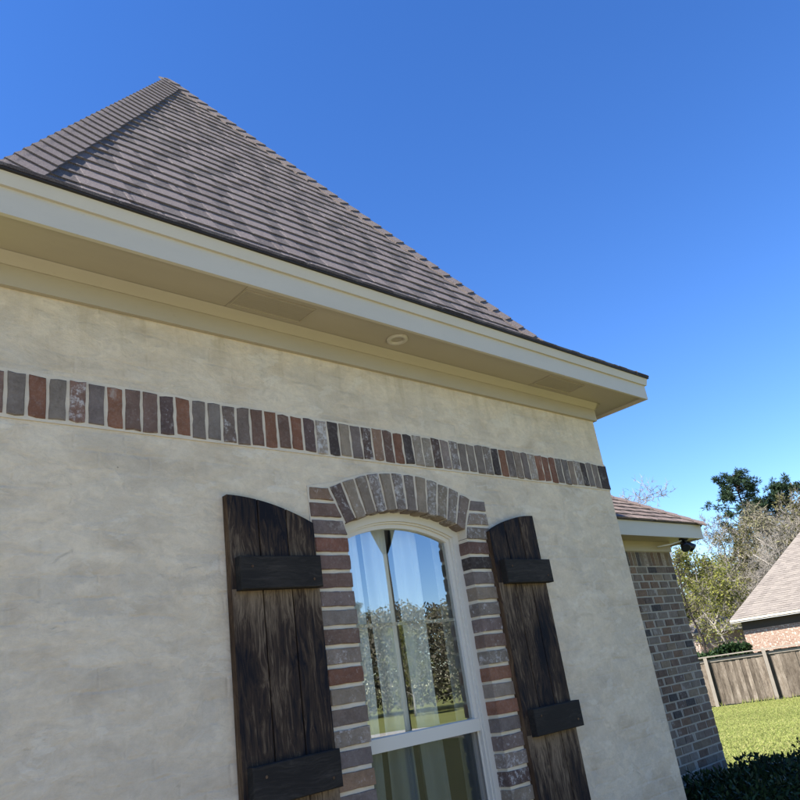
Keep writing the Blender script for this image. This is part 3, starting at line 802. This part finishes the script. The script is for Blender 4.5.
b = MB(); b.lathe([(.001, -.10), (.018, -.098), (.03, -.08), (.03, -.05), (.015, -.03)], 0, .01, 12); b.obj('motion_sensor', M['black'], sl, True)
b = MB(); b.tube([(-.33, .17, -.07), (-.16, .08, -.055), (-.05, .01, -.03)], .008, 6); b.obj('white_rod', M['white'], sl, True)  # thin white rod running to the base plate

# curtains behind the glass, and the post lamp mirrored in it
def curtain(x0, x1, y, label, seed, amp, pale=True):
    rg = random.Random(seed); b = MB(); n = 70; z0, z1 = .05, 2.62
    xs = [x0+(x1-x0)*i/n for i in range(n+1)]; ph = rg.random()*6
    def yy(x, z): return y+amp*math.sin((x-x0)*38+ph+.6*math.sin((x-x0)*9))*(.55+.45*(z1-z)/(z1-z0))+.012*math.sin((x-x0)*90+ph)
    for z in (z0, .9, 1.7, 2.3, z1):
        for x in xs: b.v.append((x+.01*math.sin(z*3+x*8), yy(x, z), z))
    for j in range(4):
        for i in range(n): b.f.append((j*(n+1)+i, j*(n+1)+i+1, (j+1)*(n+1)+i+1, (j+1)*(n+1)+i))
    o = b.obj('curtain', M['curtain'], None, True); tag(o, label, 'curtain', 'curtains behind the window')
    return o
curtain(2.34, 2.665, .20, 'pale folded curtain at the left edge of the window glass', 1, .03)
curtain(2.735, 2.90, .21, 'narrow pale curtain between the dark gap and the middle of the window', 3, .025)
curtain(2.935, 3.14, .22, 'pale curtain right of the middle of the window glass', 2, .03)
curtain(3.30, 3.62, .23, 'pale curtain along the right edge of the window glass', 4, .03)
pl = empty('post_lamp', (5.45, -2.80, gz(5.45, -2.8))); tag(pl, 'dark flared post lamp mirrored in the top of the window', 'lamp post')
b = MB(); b.lathe([(.001, .06), (.09, .06), (.10, .03), (.11, 0)], 0, 0, 16); b.obj('base', M['bronze'], pl, True)
b = MB(); b.tube([(0, 0, .05), (0, 0, 3.12)], [.036, .028], 14); b.obj('pole', M['bronze'], pl, True)
b = MB(); b.lathe([(.03, 3.06), (.05, 3.10), (.08, 3.17), (.17, 3.40), (.175, 3.41), (.15, 3.40), (.04, 3.15)], 0, 0, 20); b.obj('lantern_cup', M['bronze'], pl, True)
b = MB(); b.lathe([(.165, 3.41), (.16, 3.45), (.11, 3.51), (.04, 3.56), (.001, 3.57)], 0, 0, 20); b.obj('cap', M['bronze'], pl, True)

# ------------------------------------------------------------------ vegetation
def leaf_quad(b, p, d, l, w, rg):
    a = d.orthogonal().normalized(); a.rotate(Matrix.Rotation(rg.random()*6.28, 3, d)); q = p+d*l*.5
    n = len(b.v); b.v += [tuple(p), tuple(q+a*w*.5), tuple(p+d*l), tuple(q-a*w*.5)]; b.f.append((n, n+1, n+2, n+3))
def rdir(rg):
    z = rg.uniform(-1, 1); t = rg.random()*6.283; r = math.sqrt(1-z*z); return Vector((r*math.cos(t), r*math.sin(t), z))

def grow_tree(seed, H, spread, leaf=0, lsize=.2, upright=.55, dens=1.0, trunk_r=None, twig=.018):
    """returns trunk mesh builder, twigs builder, leaf builder"""
    rg = random.Random(seed); tb, wbld, lb = MB(), MB(), MB(); tr = trunk_r or H*.014
    pts = [Vector((0, 0, -.3))]; n = 7
    for i in range(1, n+1): pts.append(Vector((rg.uniform(-1, 1)*H*.012*i, rg.uniform(-1, 1)*H*.012*i, H*.86*i/n)))
    rad = [tr*(1-.85*i/n)+.01 for i in range(n+1)]; tb.tube([tuple(p) for p in pts], rad, 7)
    tips = []
    def along(t):
        f = t*n; i = min(n-1, int(f)); return pts[i].lerp(pts[i+1], f-i), rad[min(n, i+1)]
    def branch(p, d, L, r, lev):
        q = p.copy(); P = [tuple(q)]; dd = d.copy(); segs = 3 if lev < 3 else 2; mids = []
        for k in range(segs):
            dd = (dd+rdir(rg)*.28+Vector((0, 0, .12 if lev < 3 else .05))).normalized(); q = q+dd*(L/segs); P.append(tuple(q)); mids.append((q.copy(), dd.copy()))
        rr = [r*(1-.72*k/segs) for k in range(segs+1)]
        (tb if lev == 1 else wbld).tube(P, rr, 5 if lev == 1 else 3, False)
        if lev >= 3: tips.append((q.copy(), dd.copy()))
        if lev < 4:
            m = [0, 6, 6, 5][lev] if dens >= 1 else [0, 5, 5, 3][lev]
            for k in range(m):
                j = rg.randrange(len(mids)); base = mids[j][0] if j else Vector(P[1]); t = rg.random()
                base = Vector(P[j]).lerp(Vector(P[j+1]), .3+.7*t)
                nd = (mids[j][1]*.75+rdir(rg)*.85).normalized(); branch(base, nd, L*rg.uniform(.42, .66), max(twig*.5, r*.45), lev+1)
    nb = int(13*dens)
    for k in range(nb):
        t = .22+.76*(k+rg.random()*.6)/nb; p, r = along(min(.99, t)); az = rg.random()*6.28
        d = Vector((math.cos(az), math.sin(az), upright+rg.uniform(-.1, .5))).normalized()
        branch(p, d, spread*H*(1.05-.62*t)*rg.uniform(.75, 1.15), max(.03, r*.5), 1)
    if leaf:
        for i in range(leaf):
            p, d = rg.choice(tips); q = p+rdir(rg)*rg.random()*.35-d*rg.random()*.4
            leaf_quad(lb, q, (d+rdir(rg)*1.3).normalized(), lsize*rg.uniform(.6, 1.3), lsize*rg.uniform(.45, .8), rg)
    return tb, wbld, lb
def tree_kind(name, seed, H, spread, leaf, lmat, bark, **k):
    t, w, l = grow_tree(seed, H, spread, leaf, **k)
    ms = [('trunk', t.mesh('trunk', bark, True)), ('branches', w.mesh('branches', bark))]
    if l.f: ms.append(('crown', l.mesh('crown', lmat)))
    return ms
def pine_kind(seed, H):
    rg = random.Random(seed); tb, nb = MB(), MB()
    tb.tube([(0, 0, -.3), (.1, .05, H*.5), (.05, .15, H)], [H*.014, H*.010, .04], 8)
    for k in range(46):
        t = .60+.40*(k/46)**.8; z = H*t; L = H*.17*(1.12-((t-.66)/.34)**2*.75 if t > .66 else .8)*rg.uniform(.55, 1.15); az = rg.random()*6.28
        d = Vector((math.cos(az), math.sin(az), rg.uniform(-.05, .4))).normalized(); q = Vector((.05, .1, z)); e = q+d*L
        m = q.lerp(e, .5)+Vector((0, 0, -.1)); tb.tube([tuple(q), tuple(m), tuple(e)], [.06, .04, .015], 4, False)
        for c in range(9):
            p = m.lerp(e, rg.random()*1.1)+rdir(rg)*rg.random()*.45
            for j in range(26):
                dd = (rdir(rg)+Vector((0, 0, .25))).normalized(); leaf_quad(nb, p+dd*.05, dd, rg.uniform(.28, .5), .07, rg)
    return [('trunk', tb.mesh('trunk', M['darkbark'], True)), ('crown', nb.mesh('crown', M['pine']))]
KINDS = {
    'bare1': tree_kind('bare', 101, 14, .30, 0, None, M['bark'], twig=.03),
    'bare2': tree_kind('bare', 102, 13, .33, 900, M['oleaf'], M['bark'], lsize=.16, twig=.03),
    'olive': tree_kind('olive', 103, 13, .32, 5200, M['oleaf'], M['bark'], lsize=.20, twig=.026),
    'yellow': tree_kind('yellow', 104, 10, .36, 6500, M['yleaf'], M['bark'], lsize=.20, twig=.022),
    'slim': tree_kind('slim', 105, 11, .16, 500, M['oleaf'], M['darkbark'], lsize=.13, upright=.3, dens=.7, trunk_r=.075, twig=.016),
    'pine': pine_kind(106, 17), 'pine2': pine_kind(107, 16),
}
def place(kind, name, x, y, s, rz_, label, cat='tree', group=None, sz=None):
    e = empty(name, (x, y, gz(x, y)), rz_); e.scale = (s, s, sz or s); tag(e, label, cat, group)
    for nm, me in KINDS[kind]: link(nm, me, e)
    return e
def at(az, D): return CAM.x+D*math.sin(R(az)), CAM.y+D*math.cos(R(az))
TREES = [
    # kind, name, azimuth, distance, height, label
    ('bare1', 'bare_tree', 61.2, 62, 15.0, 'leafless grey tree whose twigs rise above the brick wing roof'),
    ('bare2', 'bare_tree', 61.7, 74, 15.5, 'finely twigged pale tree behind the leafless tree above the brick wing roof'),
    ('slim', 'slender_tree', 63.5, 46, 9.6, 'slender dark-trunked tree just right of the brick wing corner'),
    ('yellow', 'budding_tree', 64.9, 60, 8.6, 'bright yellow-green budding tree nearest the brick wing corner'),
    ('olive', 'budding_tree', 63.9, 80, 9.5, 'olive grey tree low behind the slender dark trunk'),
    ('pine', 'pine_tree', 68.7, 92, 18.3, 'dark pine with the highest crown above the grey trees'),
    ('bare2', 'bare_tree', 66.7, 72, 12.2, 'pale grey twiggy tree in front of the tall pine, on its left'),
    ('olive', 'budding_tree', 68.2, 66, 10.6, 'olive-tinted twiggy tree directly below the tall pine crown'),
    ('yellow', 'budding_tree', 67.3, 74, 8.8, 'yellow-green tree half hidden in the grey thicket above the small far house'),
    ('bare1', 'bare_tree', 69.7, 64, 10.0, 'bare grey tree rising behind the hip of the tan neighbouring roof'),
    ('pine2', 'pine_tree', 71.6, 96, 16.9, 'second dark pine showing only its top right of the tall pine'),
    ('olive', 'budding_tree', 71.1, 76, 13.0, 'large rounded olive-budding tree in front of the second pine'),
    ('bare2', 'bare_tree', 72.8, 68, 12.2, 'twiggy grey tree at the right edge above the neighbouring roof'),
    ('bare2', 'bare_tree', 70.2, 84, 13.0, 'grey twiggy tree between the two dark pines'),
    ('olive', 'budding_tree', 65.6, 88, 9.8, 'dull olive tree far back behind the yellow-green budding tree'),
    ('bare1', 'bare_tree', 68.9, 58, 8.2, 'low tangled bare tree just above the tan roof slope'),
    ('olive', 'budding_tree', 74.8, 74, 12.5, 'olive-budding tree beyond the right edge of the view'),
    ('yellow', 'budding_tree', 62.6, 70, 7.5, 'small yellow-green tree low behind the brick wing corner'),
]
HK = dict(bare1=14, bare2=13, olive=13, yellow=10, slim=11, pine=17, pine2=16)
rg = random.Random(5)
for (k, nm, az, D, H, lab) in TREES:
    x, y = at(az, D); s = H/HK[k]; place(k, nm, x, y, s*1.08, rg.random()*6.28, lab, 'tree', 'trees behind the houses')
# trees across the street, seen mirrored in the window glass
spots = [(112, 48, 'yellow', 8.5), (118, 55, 'olive', 11), (124, 60, 'bare2', 12), (129, 52, 'olive', 10.5), (133, 63, 'olive', 13), (137, 56, 'yellow', 9.5), (141, 66, 'pine', 14), (146, 60, 'olive', 12), (152, 55, 'bare2', 11), (158, 62, 'olive', 12), (121, 70, 'olive', 13), (139, 74, 'olive', 14.5)]
for i, (az, D, k, H) in enumerate(spots):
    place(k, 'roadside_tree', 3+D*math.sin(R(az)), D*math.cos(R(az)), .70*H/HK[k], rg.random()*6.28, dict(yellow='yellow-green', olive='olive-budding', bare2='sparse grey', pine='dark pine')[k]+' tree across the street, mirrored in the window glass', 'tree', dict(yellow='yellow-green', olive='olive', bare2='grey', pine='pine')[k]+' trees mirrored in the window')
b = MB(); rg = random.Random(61)
for i in range(110000):
    az = R(rg.uniform(104, 166)); D = rg.uniform(60, 76); z = rg.random()**.8*(8.6+.5*math.sin(az*23)+.4*math.sin(az*61))
    p = Vector((3+D*math.sin(az), D*math.cos(az), z)); leaf_quad(b, p, rdir(rg), rg.uniform(.22, .5), rg.uniform(.12, .26), rg)
tag(b.obj('roadside_thicket', M['brush']), 'dense olive undergrowth across the street, mirrored in the glass', 'undergrowth', kind='stuff')
b = MB(); rg = random.Random(62)
for i in range(52000):
    az = R(rg.uniform(61.8, 76)); D = rg.uniform(70, 104); z = gz(60, 20)+rg.random()**1.1*D/86*(8.2+1.6*math.sin(az*90)+1.0*math.sin(az*37)+5.0*min(1, max(0, (math.degrees(az)-64.5)/3.5)))
    p = Vector((CAM.x+D*math.sin(az), CAM.y+D*math.cos(az), z)); leaf_quad(b, p, rdir(rg), rg.uniform(.5, 1.0), rg.uniform(.05, .13), rg)
tag(b.obj('woodland_thicket', M['brush']), 'tangled olive-grey brush filling the wood behind the trees', 'undergrowth', kind='stuff')

# hedge in front of the brick wing
def hedge(name, x0, x1, y0, y1, h, n, label, leafm, ls, seed, parent_z=None, top_var=.06, shoots=0):
    rg = random.Random(seed); e = empty(name, ((x0+x1)/2, (y0+y1)/2, gz((x0+x1)/2, (y0+y1)/2))); tag(e, label, 'hedge')
    ex, ey, ez = e.location; lb, sb = MB(), MB()
    for i in range(n):
        x = rg.uniform(x0, x1); y = rg.uniform(y0, y1); hh = h+top_var*(math.sin(x*5.1+seed)+.6*math.sin(x*11.3+y*6)+.5*math.sin(y*9))
        hh += max(-.10, min(.11, (8.75-x)*.13)) if seed == 4 else 0
        edge = min(y-y0, y1-y, x-x0+.1, x1-x+.1); hh *= min(1, .78+edge*1.1)
        z = hh*(1-abs(rg.gauss(0, .33))); z = max(.03, z)
        d = (rdir(rg)+Vector((0, 0, .5))).normalized(); leaf_quad(lb, Vector((x-ex, y-ey, z)), d, ls*rg.uniform(.7, 1.4), ls*rg.uniform(.35, .55), rg)
    for i in range(max(8, int((x1-x0)*9))):
        x = rg.uniform(x0+.1, x1-.1); y = rg.uniform(y0+.1, y1-.1)
        sb.tube([(x-ex, y-ey, 0), (x-ex+rg.uniform(-.1, .1), y-ey+rg.uniform(-.1, .1), h*.85)], [.012, .005], 4, False)
    for i in range(shoots):
        x = rg.uniform(x0, x1); y = rg.uniform(y0+.05, y1-.02); base = Vector((x-ex, y-ey, h*.85)); L = rg.uniform(.10, .24)
        d = (Vector((0, 0, 1))+rdir(rg)*.45).normalized(); sb.tube([tuple(base), tuple(base+d*L)], [.005, .002], 3, False)
        for j in range(9):
            p = base+d*L*(j+1)/9; leaf_quad(lb, p, (d*.6+rdir(rg)).normalized(), ls*rg.uniform(.8, 1.3), ls*.42, rg)
    lb.obj('foliage', leafm, e); tag(sb.obj('stems', M['darkbark'], e), kind='stuff')
    return e
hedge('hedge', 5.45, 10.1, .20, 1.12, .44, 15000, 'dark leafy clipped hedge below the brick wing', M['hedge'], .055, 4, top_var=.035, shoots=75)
xa, ya = at(63.0, 42); xb_, yb_ = at(66.2, 42)
# dark evergreen screen behind the fence
def far_hedge():
    rg = random.Random(44); e = empty('evergreen_screen', (38.0, 15.2, gz(38, 15.2))); tag(e, 'low dark evergreen screen behind the fence beside the neighbouring house', 'hedge')
    lb, sb = MB(), MB(); d = Vector((xb_-xa, yb_-ya, 0)); L = d.length; d.normalize(); nn = Vector((d.y, -d.x, 0))
    for i in range(5000):
        u = rg.uniform(-L*.75, L*.62); p = d*u+nn*rg.uniform(-.5, .5); hh = 1.95+.10*math.sin(u*3)+.22*(u/L); z = hh*(1-abs(rg.gauss(0, .3)))
        if z < 0: continue
        leaf_quad(lb, Vector((p.x, p.y, z)), rdir(rg), .22, .12, rg)
    for k in range(8):
        p = d*(-L*.7+L*1.1*k/7); sb.tube([(p.x, p.y, -.1), (p.x, p.y, 2.0)], [.05, .02], 5)
    lb.obj('foliage', M['hedge'], e); tag(sb.obj('stems', M['darkbark'], e), kind='stuff')
far_hedge()

# ------------------------------------------------------------------ fence
FA = Vector((29.88, 12.20, 0)); FB = Vector((31.25, 9.06, 0)); fd = (FB-FA).normalized(); fn = Vector((-fd.y, fd.x, 0))
if fn.dot(CAM-FA) < 0: fn = -fn
fence = empty('fence', (FA.x, FA.y, gz(FA.x, FA.y))); tag(fence, 'weathered grey-brown board fence with posts across the back lawn', 'fence')
F0 = Vector((FA.x, FA.y, gz(FA.x, FA.y)))
def fpt(u, off, z):
    p = FA+fd*u+fn*off; return Vector((p.x, p.y, gz(p.x, p.y)+z))-F0
def fbox(b, u0, u1, o0, o1, z0, z1, s0=0, s1=0):
    b.hull8([fpt(u0, o0, z0), fpt(u1, o0, z0), fpt(u1, o1, z0), fpt(u0, o1, z0)], [fpt(u0, o0, z1+s0), fpt(u1, o0, z1+s1), fpt(u1, o1, z1+s1), fpt(u0, o1, z1+s0)])
rg = random.Random(77); u = -6.5
while u < 9.5:
    b = MB(); w = .1435; dy = rg.uniform(-.015, .015); fbox(b, u, u+w, -.01+dy, .01+dy, .03+rg.uniform(-.01, .02), 1.75+rg.uniform(-.02, .02))
    b.obj('picket', M['picket'], fence); u += .1445
PSP = 2.17
for k in range(-3, 5):
    u = .22+k*PSP; b = MB(); fbox(b, u-.065, u+.065, .05, .16, -.2, 1.80); b.obj('post', M['rail'], fence)
    if k < 4:
        b = MB(); fbox(b, u+.065, u+PSP-.065, .012, .05, 1.62, 1.71); b.obj('rail', M['rail'], fence)
        b = MB(); fbox(b, u-.06, u+PSP-.064, -.05, .165, 1.805, 1.845); b.obj('cap_board', M['rail'], fence)

# ------------------------------------------------------------------ neighbouring houses
def simple_house(name, loc, rzt, W, Dp, wall_h, pitch, wallm, roofm, label, over=.45, base=0, shadow_band=False):
    """front faces local -y; hip roof"""
    e = empty(name, loc, rzt); tag(e, label, 'house')
    w = Dp/2; b = MB(); b.box(-W/2, W/2, 0, Dp, -1.0, wall_h); b.obj('wall', wallm, e)
    x0, x1, y0, y1 = -W/2-over, W/2+over, -over, Dp+over; hz = wall_h+.02; hh = (Dp/2+over)*pitch; ins = (Dp/2+over)
    rf = MB(); A, B, C, D_ = (x0, y0, hz+.16), (x1, y0, hz+.16), (x1, y1, hz+.16), (x0, y1, hz+.16); E_, F_ = (x0+ins, (y0+y1)/2, hz+.16+hh), (x1-ins, (y0+y1)/2, hz+.16+hh)
    rf.quad(A, B, F_, E_); rf.quad(C, D_, E_, F_); rf.tri(B, C, F_); rf.tri(D_, A, E_); rf.quad(D_, C, B, A)
    ro = rf.obj('roof', roofm, e)
    # shingle courses
    cs = MB(); L = math.hypot(ins, hh); n = int(L/.16); rgc = random.Random(5)
    for i in range(n):
        for (P, Q, Rr, S) in ((A, B, F_, E_), (D_, A, E_, E_), (B, C, F_, F_)):
            P, Q, Rr, S = map(Vector, (P, Q, Rr, S)); N = (Q-P).cross(S-P).normalized()
            a, c = P.lerp(S, i/n), Q.lerp(Rr, i/n); a2, c2 = P.lerp(S, (i+1)/n), Q.lerp(Rr, (i+1)/n); m = max(1, int((c-a).length/.3))
            for k in range(m):
                h = .012+rgc.random()*.014
                p0, p1 = a.lerp(c, k/m), a.lerp(c, (k+1)/m); q0, q1 = a2.lerp(c2, k/m), a2.lerp(c2, (k+1)/m)
                cs.quad(p0+N*h, p1+N*h, q1+N*.006, q0+N*.006)
    so_ = cs.obj('shingle_courses', roofm, ro); so_['kind'] = 'stuff'
    f = MB(); t = .03
    f.box(x0, x1, y0, y0+t, hz+.04, hz+.155); f.box(x0, x0+t, y0+t, y1, hz-.02, hz+.155); f.box(x1-t, x1, y0+t, y1, hz-.02, hz+.155); f.box(x0+t, x1-t, y1-t, y1, hz-.02, hz+.155)
    f.obj('fascia_board', M['fascia'], e)
    s = MB(); s.box(x0+t, x1-t, y0+t, y1-t, hz-.015, hz+.0); s.obj('soffit', M['white'], e)
    return e
def house_window(e, x, z0, z1, w, Wy=0):
    f = empty('window', (0, 0, 0), 0, e)
    b = MB(); b.box(x-w/2, x+w/2, Wy-.03, Wy-.002, z0, z0+.06); b.box(x-w/2, x+w/2, Wy-.03, Wy-.002, z1-.06, z1); b.box(x-w/2, x-w/2+.05, Wy-.03, Wy-.002, z0+.06, z1-.06); b.box(x+w/2-.05, x+w/2, Wy-.03, Wy-.002, z0+.06, z1-.06)
    b.obj('frame', M['white'], f)
    b = MB(); b.box(x-w/2+.05, x+w/2-.05, Wy-.012, Wy-.004, z0+.06, z1-.06); b.obj('pane', M['dark'], f)
# left eave corner at azimuth 65.7, 44 m away
D1 = 44.0; ex, ey = at(65.72, D1); vdir = Vector((math.sin(R(67)), math.cos(R(67)), 0)); right = Vector((vdir.y, -vdir.x, 0))
rzn = math.atan2(right.y, right.x); WN, DN, OV = 15.0, 9.6, .5
eave_z = 1.7+D1*math.tan(R(1.02)); gzn = gz(ex, ey)
cc = Vector((ex, ey, 0))+right*(WN/2+OV)+vdir*OV
nh = simple_house('neighbour_house', (cc.x, cc.y, gzn), rzn, WN, DN, eave_z-.1-gzn, .86, M['nbrick'], M['shingle3'], 'speckled red brick house with tan hip roof behind the fence', OV)
house_window(nh, 1.5, .9, 2.3, 1.2); house_window(nh, 5.0, .9, 2.3, 1.2)
b = MB(); b.box(-WN/2, WN/2, -.012, -.001, eave_z-.1-gzn-.42, eave_z-.1-gzn); b.obj('frieze_board_or_shade', M['neave_shade'], nh)  # eave shade painted as a dark strip along the wall top
D2 = 66.0; hx, hy = at(65.1, D2); rz2 = math.atan2(right.y, right.x)+.45
simple_house('far_house', (hx, hy, gz(hx, hy)), rz2, 4.2, 4.0, 2.95, .62, M['nbrick'], M['shingle3'], 'small distant house with low tan roof beyond the dark evergreen screen', .35)
hx, hy = 3+66*math.sin(R(122)), 66*math.cos(R(122))
sh = simple_house('street_house', (hx, hy, gz(hx, hy)), R(52)+math.pi, 15, 9, 2.7, .55, M['nbrick'], M['shingle3'], 'brick house across the street, mirrored in the window glass', .45)
house_window(sh, -3.5, .8, 2.2, 1.4); house_window(sh, 3.5, .8, 2.2, 1.4)

# street across the front lawn, mirrored in the glass
b = MB(); nrm = Vector((math.sin(R(128)), math.cos(R(128)), 0)); tan_ = Vector((nrm.y, -nrm.x, 0)); c0 = Vector((3, 0, 0))+nrm*25
def spt(u, v, z): p = c0+tan_*u+nrm*v; return (p.x, p.y, gz(p.x, p.y)+z)
for k in range(-12, 12): b.quad(spt(k*5, -3.2, .02), spt(k*5, 3.2, .02), spt(k*5+5, 3.2, .02), spt(k*5+5, -3.2, .02))
tag(b.obj('street', M['asphalt']), kind='structure')
for v in (-3.35, 3.2):
    b = MB()
    for k in range(-12, 12): b.hull8([spt(k*5, v, -.1), spt(k*5+5, v, -.1), spt(k*5+5, v+.15, -.1), spt(k*5, v+.15, -.1)], [spt(k*5, v, .13), spt(k*5+5, v, .13), spt(k*5+5, v+.15, .13), spt(k*5, v+.15, .13)])
    tag(b.obj('kerb', M['concrete']), kind='structure')

# ------------------------------------------------------------------ grass blades on the visible back lawn
b = MB(); rg = random.Random(99)
for i in range(85000):
    az = R(rg.uniform(60.5, 71.5)); D = math.sqrt(rg.uniform(11.0**2, 33.2**2)); x = CAM.x+D*math.sin(az); y = CAM.y+D*math.cos(az)
    if (Vector((x, y, 0))-FA).dot(fn) < .02: continue
    h = rg.uniform(.018, .042); t = rg.random()*6.28; w = rg.uniform(.008, .016); z = gz(x, y)-.005
    dx, dy = math.cos(t)*w, math.sin(t)*w; lx, ly = rg.uniform(-.05, .05), rg.uniform(-.05, .05)
    n = len(b.v); b.v += [(x-dx, y-dy, z), (x+dx, y+dy, z), (x+lx, y+ly, z+h)]; b.f.append((n, n+1, n+2))
for i in range(900):      # taller tufts along the fence foot
    u = rg.uniform(-6, 9); p = FA+fd*u+fn*rg.uniform(.02, .22); z = gz(p.x, p.y)-.01
    if rg.random() < .6+.4*math.sin(u*2.1): continue
    h = rg.uniform(.08, .22); t = rg.random()*6.28
    n = len(b.v); b.v += [(p.x-.02*math.cos(t), p.y-.02*math.sin(t), z), (p.x+.02*math.cos(t), p.y+.02*math.sin(t), z), (p.x+rg.uniform(-.08, .08), p.y+rg.uniform(-.08, .08), z+h)]; b.f.append((n, n+1, n+2))
tag(b.obj('grass', M['blade']), 'short yellow-green lawn grass between the house and the fence', 'grass', kind='stuff')
